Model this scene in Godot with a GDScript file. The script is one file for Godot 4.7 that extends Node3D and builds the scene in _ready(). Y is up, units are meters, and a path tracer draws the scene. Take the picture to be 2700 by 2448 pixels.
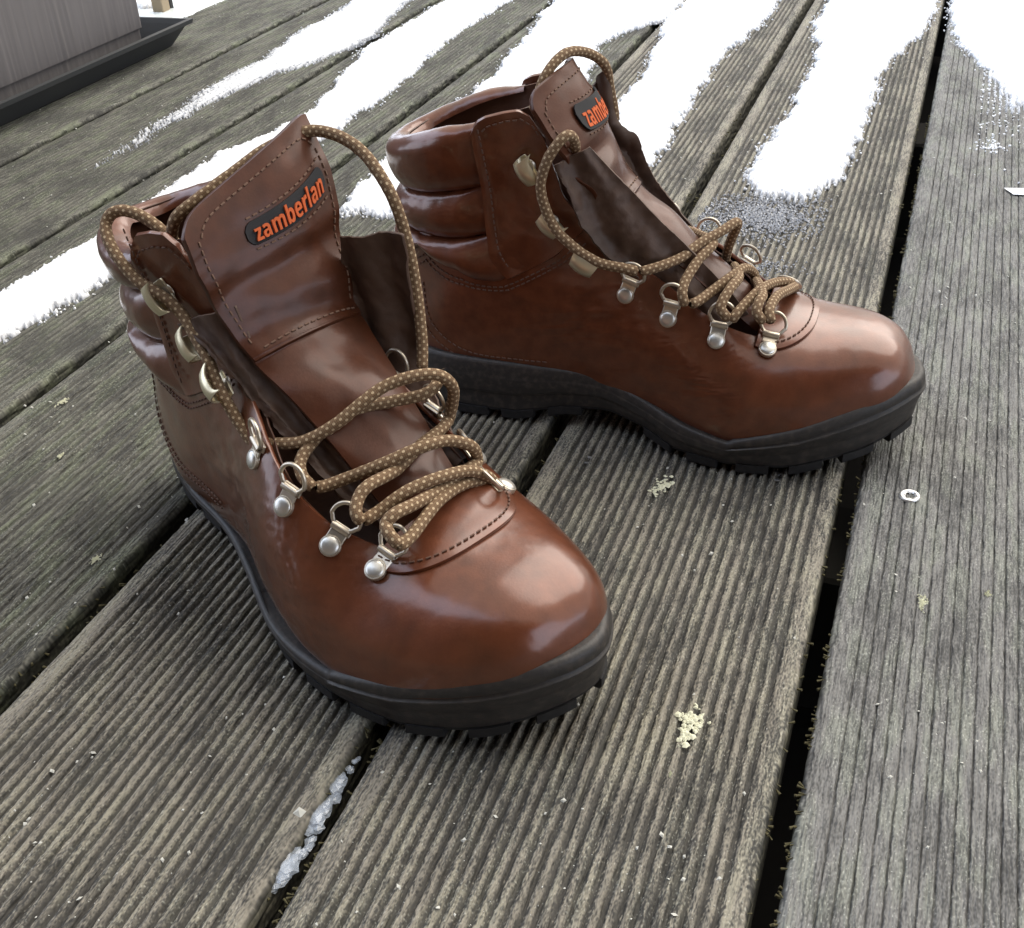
extends Node3D
# Two brown leather hiking boots on a weathered, partly snowed-on timber deck. Boot geometry is in millimetres (u forward, w up, v to the boot's right).

var nz := FastNoiseLite.new()
var rng := RandomNumberGenerator.new()
var M := {}
var edge_grains := []

# ---------------------------------------------------------------- buffers and meshes
func buf() -> Dictionary:
	return {"v": PackedVector3Array(), "n": PackedVector3Array(), "t": PackedVector2Array(), "c": PackedColorArray(), "i": PackedInt32Array()}

func commit(b: Dictionary) -> ArrayMesh:
	var a := []
	a.resize(Mesh.ARRAY_MAX)
	a[Mesh.ARRAY_VERTEX] = b.v
	a[Mesh.ARRAY_NORMAL] = b.n
	a[Mesh.ARRAY_TEX_UV] = b.t
	a[Mesh.ARRAY_COLOR] = b.c
	a[Mesh.ARRAY_INDEX] = b.i
	var m := ArrayMesh.new()
	m.add_surface_from_arrays(Mesh.PRIMITIVE_TRIANGLES, a)
	return m

func part(called: String, b: Dictionary, mat: Material, parent: Node) -> MeshInstance3D:
	var o := MeshInstance3D.new()
	o.name = called
	o.mesh = commit(b)
	o.material_override = mat
	parent.add_child(o, true)
	return o

func thing(called: String, label: String, category: String, group := "") -> Node3D:
	var o := Node3D.new()
	o.name = called
	add_child(o, true)
	tag(o, label, category, group)
	return o

func tag(o: Node, label: String, category: String, group := ""):
	o.set_meta("label", label)
	o.set_meta("category", category)
	if group != "":
		o.set_meta("group", group)

# normals of a grid P[i * nv + j]; side picks which way they point
func grid_normals(P: PackedVector3Array, nu: int, nv: int, wrap: bool, side: float) -> PackedVector3Array:
	var N := PackedVector3Array()
	N.resize(nu * nv)
	for i in nu:
		var i0 := maxi(i - 1, 0) * nv
		var i1 := mini(i + 1, nu - 1) * nv
		for j in nv:
			var j0 := j - 1
			var j1 := j + 1
			if wrap:
				j0 = (j0 + nv) % nv
				j1 = j1 % nv
			else:
				j0 = maxi(j0, 0)
				j1 = mini(j1, nv - 1)
			var n := (P[i1 + j] - P[i0 + j]).cross(P[i * nv + j1] - P[i * nv + j0])
			if n.length_squared() < 1e-18:
				n = (P[i1 + j1] - P[i0 + j0]).cross(P[i1 + j0] - P[i0 + j1]) * -1.0
			N[i * nv + j] = n.normalized() * side
	return N

func add_grid(b: Dictionary, P: PackedVector3Array, nu: int, nv: int, wrap: bool, side: float, uvs := PackedVector2Array(), cols := PackedColorArray(), sc := 0.001):
	var N := grid_normals(P, nu, nv, wrap, side)
	var base: int = b.v.size()
	var PP := PackedVector3Array()
	PP.resize(nu * nv)
	var UV := uvs
	if uvs.size() == 0:
		UV.resize(nu * nv)
	var C := cols
	if cols.size() == 0:
		C.resize(nu * nv)
		C.fill(Color.WHITE)
	for k in nu * nv:
		PP[k] = P[k] * sc
	b.v.append_array(PP)
	b.n.append_array(N)
	b.t.append_array(UV)
	b.c.append_array(C)
	var I := PackedInt32Array()
	var cols_n := nv if wrap else nv - 1
	for i in nu - 1:
		for j in cols_n:
			var a := base + i * nv + j
			var d := base + i * nv + (j + 1) % nv
			var e := a + nv
			var g := d + nv
			if side > 0:
				I.append_array(PackedInt32Array([a, d, e, e, d, g]))
			else:
				I.append_array(PackedInt32Array([a, e, d, d, e, g]))
	b.i.append_array(I)

# a sheet with thickness: outer grid, inner grid and the rim between them
func add_shell(b: Dictionary, P: PackedVector3Array, nu: int, nv: int, side: float, thick: float, uvs := PackedVector2Array(), cols := PackedColorArray()):
	var N := grid_normals(P, nu, nv, false, side)
	var Q := PackedVector3Array()
	Q.resize(nu * nv)
	for k in nu * nv:
		Q[k] = P[k] - N[k] * thick
	add_grid(b, P, nu, nv, false, side, uvs, cols)
	add_grid(b, Q, nu, nv, false, -side, uvs, cols)
	var ring := []
	for j in nv:
		ring.append(j)
	for i in range(1, nu):
		ring.append(i * nv + nv - 1)
	for j in range(nv - 2, -1, -1):
		ring.append((nu - 1) * nv + j)
	for i in range(nu - 2, 0, -1):
		ring.append(i * nv)
	var R := PackedVector3Array()
	var C := PackedColorArray()
	for k in ring:
		R.append(P[k])
	for k in ring:
		R.append((P[k] + Q[k]) * 0.5 + _outward(P, N, k, nu, nv) * thick * 0.25)
	for k in ring:
		R.append(Q[k])
	if cols.size() > 0:
		for q in 3:
			for k in ring:
				C.append(cols[k] * Color(1.25, 1.22, 1.2))
	add_grid(b, R, 3, ring.size(), true, side, PackedVector2Array(), C)

func _outward(P: PackedVector3Array, _n: PackedVector3Array, k: int, nu: int, nv: int) -> Vector3:
	var i := k / nv
	var j := k % nv
	var o := Vector3.ZERO
	if i == 0: o += (P[k] - P[k + nv]).normalized()
	if i == nu - 1: o += (P[k] - P[k - nv]).normalized()
	if j == 0: o += (P[k] - P[k + 1]).normalized()
	if j == nv - 1: o += (P[k] - P[k - 1]).normalized()
	return o.normalized()

func cr(p: Array, x: float):
	var n := p.size()
	x = clampf(x, 0.0, n - 1.0)
	var i := mini(int(x), n - 2)
	var t := x - i
	var a = p[maxi(i - 1, 0)]
	var b = p[i]
	var c = p[i + 1]
	var d = p[mini(i + 2, n - 1)]
	return 0.5 * (2.0 * b + (c - a) * t + (2.0 * a - 5.0 * b + 4.0 * c - d) * t * t + (3.0 * b - a - 3.0 * c + d) * t * t * t)

func lin(tab: Array, x: float) -> float:       # piecewise linear table [[x, y], ...]
	if x <= tab[0][0]:
		return tab[0][1]
	for k in range(1, tab.size()):
		if x <= tab[k][0]:
			var f: float = (x - tab[k - 1][0]) / (tab[k][0] - tab[k - 1][0])
			return lerpf(tab[k - 1][1], tab[k][1], f)
	return tab[-1][1]

func smooth_path(pts: Array, step: float) -> Array:
	var out := []
	for k in pts.size() - 1:
		var m := maxi(2, int(pts[k].distance_to(pts[k + 1]) / step))
		for q in m:
			out.append(cr(pts, k + float(q) / m))
	out.append(pts[-1])
	return out

# a round cord along points; u runs along (millimetres), v runs round it
func add_tube(b: Dictionary, pts: Array, r: float, seg := 12, closed := false, fuzz := 0.0):
	var n := pts.size()
	var P := PackedVector3Array()
	var UV := PackedVector2Array()
	var side := Vector3.ZERO
	var run := 0.0
	for i in n:
		var t: Vector3
		if closed:
			t = (pts[(i + 1) % n] - pts[(i - 1 + n) % n]).normalized()
		else:
			t = (pts[mini(i + 1, n - 1)] - pts[maxi(i - 1, 0)]).normalized()
		if side == Vector3.ZERO:
			side = t.cross(Vector3(0.31, 0.9, 0.2)).normalized()
		side = (side - t * side.dot(t)).normalized()
		var up := t.cross(side)
		if i > 0:
			run += pts[i].distance_to(pts[i - 1])
		var rr := r
		if not closed and (i == 0 or i == n - 1):
			rr = r * 0.55
		for j in seg + 1:
			var a := TAU * j / seg
			var q := rr
			if fuzz > 0.0:
				q += fuzz * nz.get_noise_3d(run * 9.0, cos(a) * 25.0, sin(a) * 25.0)
			P.append(pts[i] + (side * cos(a) + up * sin(a)) * q)
			UV.append(Vector2(run, float(j) / seg))
	if closed:
		for j in seg + 1:
			P.append(P[j])
			UV.append(Vector2(run, float(j) / seg))
		n += 1
	add_grid(b, P, n, seg + 1, false, 1.0, UV)

# box with frame x, y, z (unit vectors) and half sizes, edges chamfered
func add_box(b: Dictionary, c: Vector3, x: Vector3, y: Vector3, z: Vector3, h: Vector3, ch: float, col := Color.WHITE, sc := 0.001):
	var prof := [[-h.y, -ch], [-h.y + ch, 0.0], [h.y - ch, 0.0], [h.y, -ch]]
	var o := [Vector2(1, 1), Vector2(-1, 1), Vector2(-1, -1), Vector2(1, -1)]
	var rings := []
	for p in prof:
		var ring := []
		for q in o:
			var hx: float = h.x + p[1]
			var hz: float = h.z + p[1]
			ring.append(c + y * p[0] + x * q.x * (hx - ch) + z * q.y * hz)
			ring.append(c + y * p[0] + x * q.x * hx + z * q.y * (hz - ch))
		# order the eight corners round
		rings.append([ring[1], ring[0], ring[2], ring[3], ring[5], ring[4], ring[6], ring[7]])
	for k in 3:
		for q in 8:
			quad(b, rings[k][q], rings[k][(q + 1) % 8], rings[k + 1][(q + 1) % 8], rings[k + 1][q], c, col, sc)
	for k in [0, 3]:
		for q in range(1, 7):
			tri(b, rings[k][0], rings[k][q], rings[k][q + 1], c, col, sc)

func tri(b: Dictionary, p: Vector3, q: Vector3, r: Vector3, inside: Vector3, col := Color.WHITE, sc := 0.001):
	var n := (q - p).cross(r - p)
	if n.length_squared() < 1e-16:
		return
	n = n.normalized()
	if n.dot((p + q + r) / 3.0 - inside) < 0.0:
		n = -n
		var s := q
		q = r
		r = s
	var k: int = b.v.size()
	b.v.append_array(PackedVector3Array([p * sc, q * sc, r * sc]))
	b.n.append_array(PackedVector3Array([n, n, n]))
	b.t.append_array(PackedVector2Array([Vector2.ZERO, Vector2.ZERO, Vector2.ZERO]))
	b.c.append_array(PackedColorArray([col, col, col]))
	b.i.append_array(PackedInt32Array([k, k + 2, k + 1]))

func quad(b: Dictionary, p: Vector3, q: Vector3, r: Vector3, s: Vector3, inside: Vector3, col := Color.WHITE, sc := 0.001):
	tri(b, p, q, r, inside, col, sc)
	tri(b, p, r, s, inside, col, sc)

# ---------------------------------------------------------------- materials
func noise_image(w: int, h: int, freq: float, sx: float, sy: float, sd: int, oct := 3, kind := FastNoiseLite.TYPE_SIMPLEX_SMOOTH) -> Image:
	var n := FastNoiseLite.new()
	n.seed = sd
	n.noise_type = kind
	n.frequency = freq
	n.fractal_octaves = oct
	var im := n.get_seamless_image(int(w / sx), int(h / sy))
	im.resize(w, h, Image.INTERPOLATE_CUBIC)
	im.convert(Image.FORMAT_L8)
	return im

func tex(im: Image) -> ImageTexture:
	im.generate_mipmaps()
	return ImageTexture.create_from_image(im)

func normal_tex(im: Image, s: float) -> ImageTexture:
	var c: Image = im.duplicate()
	c.convert(Image.FORMAT_RGBA8)
	c.bump_map_to_normal_map(s)
	return tex(c)

func mat(col: Color, rough: float, metal := 0.0) -> StandardMaterial3D:
	var m := StandardMaterial3D.new()
	m.albedo_color = col.linear_to_srgb()
	m.roughness = rough
	m.metallic = metal
	return m

# weathered board: u across (512 px = 142 mm), v along (2048 px = 0.9 m)
func wood_texture(sd: int, worn: float, tan: Color, dark: Color, grooves: float, green: float, slim := 0.0) -> ImageTexture:
	var W := 512
	var H := 2048
	var fib := noise_image(W, H, 0.18, 1.0, 5.0, sd, 3).get_data()
	var fine := noise_image(W, H, 0.35, 1.0, 1.6, sd + 1, 2).get_data()
	var blot := noise_image(W, H, 0.02, 2.0, 4.0, sd + 2, 4).get_data()
	var blot2 := noise_image(W, H, 0.05, 2.0, 5.0, sd + 3, 3).get_data()
	var spk := noise_image(W, H, 0.35, 1.0, 1.0, sd + 4, 1).get_data()
	var out := PackedByteArray()
	out.resize(W * H * 3)
	var gm := PackedFloat32Array()
	gm.resize(W)
	for x in W:
		gm[x] = smoothstep(0.3, 0.95, ridge(x * 142.0 / W, slim))
	var wob := lerpf(11.0, 6.0, slim)
	var k := 0
	for y in H:
		for x in W:
			var f := fib[k] / 255.0
			var b := blot[k] / 255.0
			var b2 := blot2[k] / 255.0
			var e := fine[k] / 255.0
			var wv := clampf((b - 0.5) * 1.6 + (f - 0.5) * 1.5 + (e - 0.5) * 1.6 + worn, 0.0, 1.0)
			wv *= lerpf(1.0, gm[clampi(x + int((e - 0.5) * wob + (f - 0.5) * wob * 0.7), 0, W - 1)], grooves)
			var g := 0.72 + 0.5 * (b2 - 0.5) + 0.35 * (f - 0.5) + lerpf(0.8, 0.5, slim) * (e - 0.5)
			var r0 := lerpf(dark.r, tan.r, wv) * (0.35 + g)
			var g0 := lerpf(dark.g, tan.g, wv) * (0.35 + g)
			var b0 := lerpf(dark.b, tan.b, wv) * (0.35 + g)
			var gr := green * clampf((b2 - 0.45) * 4.0, 0.0, 1.0)
			r0 *= 1.0 - 0.22 * gr
			b0 *= 1.0 - 0.38 * gr
			if spk[k] > 196 and b2 > 0.40:
				var s := (spk[k] - 196) / 55.0
				r0 += s * 0.30
				g0 += s * 0.31
				b0 += s * 0.27
			out[k * 3] = int(clampf(pow(maxf(r0, 0.0), 0.4545), 0, 1) * 255)
			out[k * 3 + 1] = int(clampf(pow(maxf(g0, 0.0), 0.4545), 0, 1) * 255)
			out[k * 3 + 2] = int(clampf(pow(maxf(b0, 0.0), 0.4545), 0, 1) * 255)
			k += 1
	return tex(Image.create_from_data(W, H, false, Image.FORMAT_RGB8, out))

const PITCH := 4.85
func ridge(x: float, slim := 0.0) -> float:                 # 0 in a groove, 1 on a ridge; x in mm across the board
	if x < 9.0 or x > 134.0:
		return 1.0
	var t := fposmod(x - 9.0, PITCH) / PITCH
	return smoothstep(lerpf(0.22, 0.03, slim), lerpf(0.62, 0.2, slim), absf(t - 0.5) * 2.0)

func make_materials():
	var fibre := noise_image(512, 2048, 0.2, 1.0, 8.0, 71, 3)
	var fn := normal_tex(fibre, 5.0)
	var specs := {
		"wood_worn": wood_texture(11, 0.72, Color(0.225, 0.205, 0.166), Color(0.041, 0.039, 0.035), 0.92, 0.1),
		"wood_grey": wood_texture(31, 0.66, Color(0.180, 0.178, 0.171), Color(0.076, 0.076, 0.074), 0.8, 0.2, 1.0),
		"wood_dark": wood_texture(51, 0.58, Color(0.138, 0.135, 0.110), Color(0.039, 0.038, 0.033), 0.7, 0.4)}
	for k in specs:
		var m := StandardMaterial3D.new()
		m.albedo_texture = specs[k]
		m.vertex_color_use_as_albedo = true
		m.roughness = 0.82
		m.normal_enabled = true
		m.normal_texture = fn
		m.normal_scale = 0.6
		M[k] = m
	var grain := noise_image(512, 512, 0.09, 1.0, 1.0, 5, 3, FastNoiseLite.TYPE_CELLULAR)
	var gn := normal_tex(grain, 2.0)
	var blot := noise_image(512, 512, 0.012, 1.0, 1.0, 6, 4)
	var bl := PackedByteArray()
	var src := blot.get_data()
	bl.resize(512 * 512 * 3)
	for k in 512 * 512:
		var t := clampf((src[k] / 255.0 - 0.5) * 1.5 + 0.5, 0, 1)
		bl[k * 3] = int(lerpf(192, 222, t))
		bl[k * 3 + 1] = int(lerpf(188, 222, t))
		bl[k * 3 + 2] = int(lerpf(186, 222, t))
	# fine scratches and scuffs
	var rs := RandomNumberGenerator.new()
	rs.seed = 77
	for q in 46:
		var p := Vector2(rs.randf() * 512.0, rs.randf() * 512.0)
		var d := Vector2.from_angle(rs.randf() * TAU)
		for e in rs.randi_range(6, 34):
			p += d
			d = d.rotated(rs.randfn(0.0, 0.06))
			var k := (posmod(int(p.y), 512) * 512 + posmod(int(p.x), 512)) * 3
			for c in 3:
				bl[k + c] = mini(255, bl[k + c] + [22, 20, 18][c])
	var blt := tex(Image.create_from_data(512, 512, false, Image.FORMAT_RGB8, bl))
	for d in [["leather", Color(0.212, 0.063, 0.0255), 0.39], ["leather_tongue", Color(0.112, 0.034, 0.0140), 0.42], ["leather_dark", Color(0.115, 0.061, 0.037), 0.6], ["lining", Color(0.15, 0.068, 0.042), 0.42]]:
		var m := mat(d[1], d[2])
		m.vertex_color_use_as_albedo = true
		m.uv1_triplanar = true
		m.uv1_scale = Vector3(18, 18, 18)
		m.albedo_texture = blt
		m.normal_enabled = true
		m.normal_texture = gn
		m.normal_scale = 0.26
		m.metallic_specular = 0.5
		M[d[0]] = m
	for k in ["leather", "leather_tongue"]:
		M[k].metallic = 0.24 if k == "leather" else 0.2
		M[k].clearcoat_enabled = true
		M[k].clearcoat = 1.0 if k == "leather" else 0.3
		M[k].metallic_specular = 0.35
		M[k].clearcoat_roughness = 0.2
	var r := mat(Color(0.052, 0.046, 0.042), 0.52)
	r.uv1_triplanar = true
	r.uv1_scale = Vector3(20, 20, 20)
	r.normal_enabled = true
	r.normal_texture = gn
	r.normal_scale = 0.35
	# dusty, scuffed rubber
	var du := noise_image(512, 512, 0.02, 1.0, 1.0, 14, 5).get_data()
	var db := PackedByteArray()
	db.resize(512 * 512 * 3)
	for k in 512 * 512:
		var t := clampf((du[k] / 255.0 - 0.42) * 2.6, 0, 1)
		db[k * 3] = int(lerpf(176, 255, t))
		db[k * 3 + 1] = int(lerpf(176, 246, t))
		db[k * 3 + 2] = int(lerpf(178, 238, t))
	r.albedo_texture = tex(Image.create_from_data(512, 512, false, Image.FORMAT_RGB8, db))
	M["rubber"] = r
	var r2: StandardMaterial3D = r.duplicate()
	r2.albedo_color = Color(0.016, 0.0155, 0.017).linear_to_srgb()
	r2.roughness = 0.65
	M["outsole"] = r2
	M["brass"] = mat(Color(0.74, 0.67, 0.48), 0.33, 0.8)
	M["steel"] = mat(Color(0.60, 0.53, 0.43), 0.33, 0.8)
	M["nickel"] = mat(Color(0.66, 0.64, 0.59), 0.36, 0.85)
	M["thread"] = mat(Color(0.11, 0.055, 0.035), 0.8)
	M["thread_pale"] = mat(Color(0.15, 0.085, 0.055), 0.8)
	# cord: 24 mm x one turn, pale flecks in a woven lattice
	var W := 512
	var H := 256
	var li := PackedByteArray()
	var lb := PackedByteArray()
	li.resize(W * H * 3)
	lb.resize(W * H)
	var fz := noise_image(W, H, 0.25, 1, 1, 8, 2).get_data()
	for y in H:
		for x in W:
			var a := x / float(W) * 8.0              # ten flecks along 24 mm
			var c := y / float(H) * 8.0
			var row := int(c)
			var fx := fposmod(a + 0.5 * (row % 2), 1.0) - 0.5
			var fy := c - row - 0.5
			var fl := 1.0 - smoothstep(0.6, 1.0, sqrt(pow(fx / 0.24, 2) + pow(fy / 0.36, 2)))
			var wv := 0.5 + 0.5 * sin(TAU * (a * 2.0 + c)) * sin(TAU * (a * 2.0 - c))
			var f := fz[y * W + x] / 255.0
			var k := (y * W + x)
			var base := Color(0.20, 0.116, 0.055) * (0.55 + 0.5 * wv + 0.5 * (f - 0.5))
			var pale := Color(0.62, 0.47, 0.29) * (0.8 + 0.5 * (f - 0.5))
			var q := base.lerp(pale, fl)
			li[k * 3] = int(clampf(pow(q.r, 0.4545), 0, 1) * 255)
			li[k * 3 + 1] = int(clampf(pow(q.g, 0.4545), 0, 1) * 255)
			li[k * 3 + 2] = int(clampf(pow(q.b, 0.4545), 0, 1) * 255)
			lb[k] = int(clampf(0.35 + 0.3 * wv + 0.35 * fl, 0, 1) * 255)
	var lm := StandardMaterial3D.new()
	lm.albedo_texture = tex(Image.create_from_data(W, H, false, Image.FORMAT_RGB8, li))
	lm.normal_enabled = true
	lm.normal_texture = normal_tex(Image.create_from_data(W, H, false, Image.FORMAT_L8, lb), 4.0)
	lm.roughness = 0.85
	lm.uv1_scale = Vector3(1.0 / 24.0, 1, 1)
	M["lace"] = lm
	M["label"] = mat(Color(0.011, 0.011, 0.013), 0.75)
	M["orange"] = mat(Color(0.58, 0.11, 0.025), 0.8)
	var sn := mat(Color(0.90, 0.92, 0.95), 0.6)
	sn.vertex_color_use_as_albedo = true
	sn.normal_enabled = true
	sn.uv1_triplanar = true
	sn.uv1_scale = Vector3(25, 25, 25)
	sn.normal_texture = normal_tex(noise_image(256, 256, 0.12, 1, 1, 9, 3), 5.0)
	sn.normal_scale = 0.6
	M["snow"] = sn
	var ice := mat(Color(0.60, 0.67, 0.77), 0.05)
	ice.transparency = BaseMaterial3D.TRANSPARENCY_ALPHA
	ice.albedo_color.a = 0.34
	ice.metallic_specular = 0.6
	M["ice"] = ice
	M["ice_grain"] = mat(Color(0.36, 0.37, 0.39), 0.15)
	var wet := mat(Color(0.78, 0.85, 0.86), 0.25)
	M["wet_snow"] = wet
	M["lichen"] = mat(Color(0.66, 0.66, 0.50), 0.9)
	M["moss"] = mat(Color(0.085, 0.075, 0.035), 0.95)
	M["grit"] = mat(Color(0.55, 0.55, 0.50), 0.7)

# ---------------------------------------------------------------- deck
func plank(deck: Node3D, x0: float, wd: float, mk: String, sd: int, z_near: float, z_far: float, relief: float) -> MeshInstance3D:
	# columns across the board: rounded edges, ridges and grooves; all in millimetres
	var xs := PackedFloat32Array()
	var ys := PackedFloat32Array()
	for q in [[0.0, -27.0], [0.0, -9.0], [0.25, -3.6], [1.0, -1.6], [2.2, -0.5], [3.8, 0.0]]:
		xs.append(q[0]); ys.append(q[1])
	var k := 0
	while 9.0 + k * PITCH < 133.0:
		var a := 9.0 + k * PITCH
		var slim := mk == "wood_grey"
		for q in [[0.04, 0.0], [0.36, -0.02], [0.42, -0.25], [0.47, -1.0], [0.53, -1.0], [0.58, -0.25], [0.64, -0.02], [0.96, 0.0]] if slim else [[0.04, 0.0], [0.20, -0.08], [0.33, -0.6], [0.43, -1.0], [0.57, -1.0], [0.67, -0.6], [0.80, -0.08], [0.96, 0.0]]:
			if a + q[0] * PITCH < 136.5:
				xs.append(a + q[0] * PITCH); ys.append(q[1] * 1.7 * relief)
		k += 1
	for q in [[138.2, 0.0], [139.8, -0.5], [141.0, -1.6], [141.75, -3.6], [142.0, -9.0], [142.0, -27.0]]:
		xs.append(q[0]); ys.append(q[1])
	var f := wd / 142.0
	var zs := PackedFloat32Array()
	var z := z_near
	while z > z_far:
		zs.append(z)
		z -= 2.6 if z > -650.0 and z < -60.0 else (5.5 if z > -1500.0 and z < 100.0 else 140.0)
	zs.append(z_far)
	var n := FastNoiseLite.new()
	n.seed = sd
	n.frequency = 1.0
	n.fractal_octaves = 2
	var nu := zs.size()
	var nv := xs.size()
	var P := PackedVector3Array()
	var UV := PackedVector2Array()
	var CC := PackedColorArray()
	P.resize(nu * nv)
	UV.resize(nu * nv)
	CC.resize(nu * nv)
	for i in nu:
		var zz := zs[i]
		for j in nv:
			var x := xs[j]
			var y := ys[j]
			var a := n.get_noise_2d(x * 0.42, zz * 0.045)       # long fibres
			var c := n.get_noise_2d(x * 0.9 + 300.0, zz * 0.33) # crumbly detail
			var top := y > -8.0
			if top:
				y += a * 0.22 + c * 0.42
				x += n.get_noise_2d(x * 0.3 + 77.0, zz * 0.05) * 0.12 + n.get_noise_2d(x * 0.5 + 11.0, zz * 0.28) * 0.32
				if x < 4.0 or x > 138.0:
					x += c * 0.35
			P[i * nv + j] = Vector3(x0 + x * f, y + n.get_noise_2d(sd, zz * 0.0016) * 0.6, zz)
			var ux := xs[j]
			if ys[j] < -1.0 and (j < 6 or j > nv - 7):   # the sides take the plain margin of the texture
				ux += (-ys[j] * 0.3) * (1.0 if j < 6 else -1.0)
			CC[i * nv + j] = Color(0.42, 0.43, 0.38) if ys[j] < -3.0 else Color.WHITE   # board sides coloured darker: shade of the gaps put into the colour
			UV[i * nv + j] = Vector2(clampf(ux / 142.0, 0.003, 0.997), (zz + sd * 137.0) / 900.0)
	var b := buf()
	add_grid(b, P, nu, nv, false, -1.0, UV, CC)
	# end grain
	for zi in [0, nu - 1]:
		for j in nv - 1:
			var p := P[zi * nv + j]
			var q := P[zi * nv + j + 1]
			quad(b, p, q, Vector3(q.x, -27, q.z), Vector3(p.x, -27, p.z), Vector3(x0 + 71, -14, zs[nu / 2]))
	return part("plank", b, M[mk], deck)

# ---------------------------------------------------------------- snow: rows [z, x left, x right] in mm
func row_at(rows: Array, z: float) -> Vector2:
	for k in range(1, rows.size()):
		if z >= rows[k][0]:
			var f: float = (z - rows[k - 1][0]) / (rows[k][0] - rows[k - 1][0])
			return Vector2(lerpf(rows[k - 1][1], rows[k][1], f), lerpf(rows[k - 1][2], rows[k][2], f))
	return Vector2(rows[-1][1], rows[-1][2])

func snow_patch(called: String, label: String, rows: Array, sd: int, fade: float, px0: float, mk := "snow", cell := 1.4, thick := 3.4, full := 1.3):
	# rows run from near (large z) to far; fade: length of the ragged thin near end
	var n := FastNoiseLite.new()
	n.seed = sd
	n.frequency = 1.0
	n.fractal_octaves = 3
	var zn: float = rows[0][0]
	var zf: float = rows[-1][0]
	var xa := 1e9
	var xb := -1e9
	for r in rows:
		xa = minf(xa, r[1]); xb = maxf(xb, r[2])
	var nx := int((xb - xa + 16.0) / cell)
	var nzz := int((zn - zf + 16.0) / cell)
	var H := PackedFloat32Array()
	H.resize(nx * nzz)
	var hash := RandomNumberGenerator.new()
	hash.seed = sd
	for i in nzz:
		var z := zn + 8.0 - i * cell
		var e := row_at(rows, clampf(z, zf, zn))
		var tip := zn - z
		for j in nx:
			var x := xa - 8.0 + j * cell
			var d := minf(minf(x - e.x, e.y - x), minf(tip * 0.8, z - zf))
			d += n.get_noise_2d(x * 0.035, z * 0.022) * 7.0 + n.get_noise_2d(x * 0.2 + 50, z * 0.14) * 4.0
			var rd := hash.randf()
			d += (rd - 0.5) * 2.4
			var rr := ridge(fposmod(x - px0, 150.0))
			d += (0.5 - rr) * 0.7
			if fade > 0.0 and tip < fade:
				var t := 1.0 - tip / fade
				d -= t * t * (10.0 + 26.0 * rd) + t * 10.0 * (rr - 0.25)
			H[i * nx + j] = clampf(d * 0.22, -1.0, 1.0) * thick
			if d > -3.5 - 3.0 * rd and d < 1.0 and hash.randf() < 0.07:
				edge_grains.append(grain_at(x * 0.001, 0.0003, z * 0.001, 0.0004 + 0.0009 * rd))
			if d > 0.0:
				H[i * nx + j] += n.get_noise_2d(x * 0.3, z * 0.3) * 0.9 + 0.3 * rd
	var P := PackedVector3Array()
	P.resize(nx * nzz)
	for i in nzz:
		for j in nx:
			var h := H[i * nx + j]
			P[i * nx + j] = Vector3(xa - 8.0 + j * cell, (maxf(h, 0.0) + 0.25) if h > 0.0 else -1.2, zn + 8.0 - i * cell)
	var N := grid_normals(P, nzz, nx, false, -1.0)
	var b := buf()
	var id := PackedInt32Array()
	id.resize(nx * nzz)
	id.fill(-1)
	var V := PackedVector3Array()
	var NN := PackedVector3Array()
	var CC := PackedColorArray()
	var I := PackedInt32Array()
	for i in nzz - 1:
		for j in nx - 1:
			var q := [i * nx + j, i * nx + j + 1, (i + 1) * nx + j, (i + 1) * nx + j + 1]
			if H[q[0]] <= 0.0 and H[q[1]] <= 0.0 and H[q[2]] <= 0.0 and H[q[3]] <= 0.0:
				continue
			for c in q:
				if id[c] < 0:
					id[c] = V.size()
					V.append(P[c] * 0.001)
					NN.append(N[c])
					CC.append(Color(0.13, 0.14, 0.16).lerp(Color.WHITE, smoothstep(-0.1, full, H[c])))
			I.append_array(PackedInt32Array([id[q[0]], id[q[2]], id[q[1]], id[q[1]], id[q[2]], id[q[3]]]))
	b.v = V
	b.n = NN
	b.i = I
	b.t.resize(V.size())
	b.c = CC
	var o := part(called, b, M[mk], self)
	tag(o, label, "snow")

func multimesh(called: String, mesh: Mesh, mat_: Material, xf: Array, parent: Node = self) -> MultiMeshInstance3D:
	var mm := MultiMesh.new()
	mm.transform_format = MultiMesh.TRANSFORM_3D
	mm.mesh = mesh
	mm.instance_count = xf.size()
	for k in xf.size():
		mm.set_instance_transform(k, xf[k])
	var o := MultiMeshInstance3D.new()
	o.name = called
	o.multimesh = mm
	o.material_override = mat_
	parent.add_child(o, true)
	o.set_meta("kind", "stuff")
	return o

func lump_mesh(sd: int, flat := 0.6) -> ArrayMesh:       # a small irregular grain, radius about 1
	var b := buf()
	var r := RandomNumberGenerator.new()
	r.seed = sd
	var p := []
	for k in 6:
		var d: Vector3 = [Vector3.RIGHT, Vector3.LEFT, Vector3.UP * flat, Vector3.DOWN * flat, Vector3.BACK, Vector3.FORWARD][k]
		p.append(d * r.randf_range(0.65, 1.25) + Vector3(r.randf() - 0.5, (r.randf() - 0.5) * flat, r.randf() - 0.5) * 0.35)
	for a in [0, 1]:
		for c in [2, 3]:
			for e in [4, 5]:
				tri(b, p[a], p[c], p[e], Vector3.ZERO, Color.WHITE, 1.0)
	return commit(b)

func grain_at(x: float, y: float, z: float, s: float) -> Transform3D:
	var bs := Basis.from_euler(Vector3(rng.randf() * 0.8, rng.randf() * TAU, rng.randf() * 0.8)).scaled(Vector3.ONE * s)
	return Transform3D(bs, Vector3(x, y, z))

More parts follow.
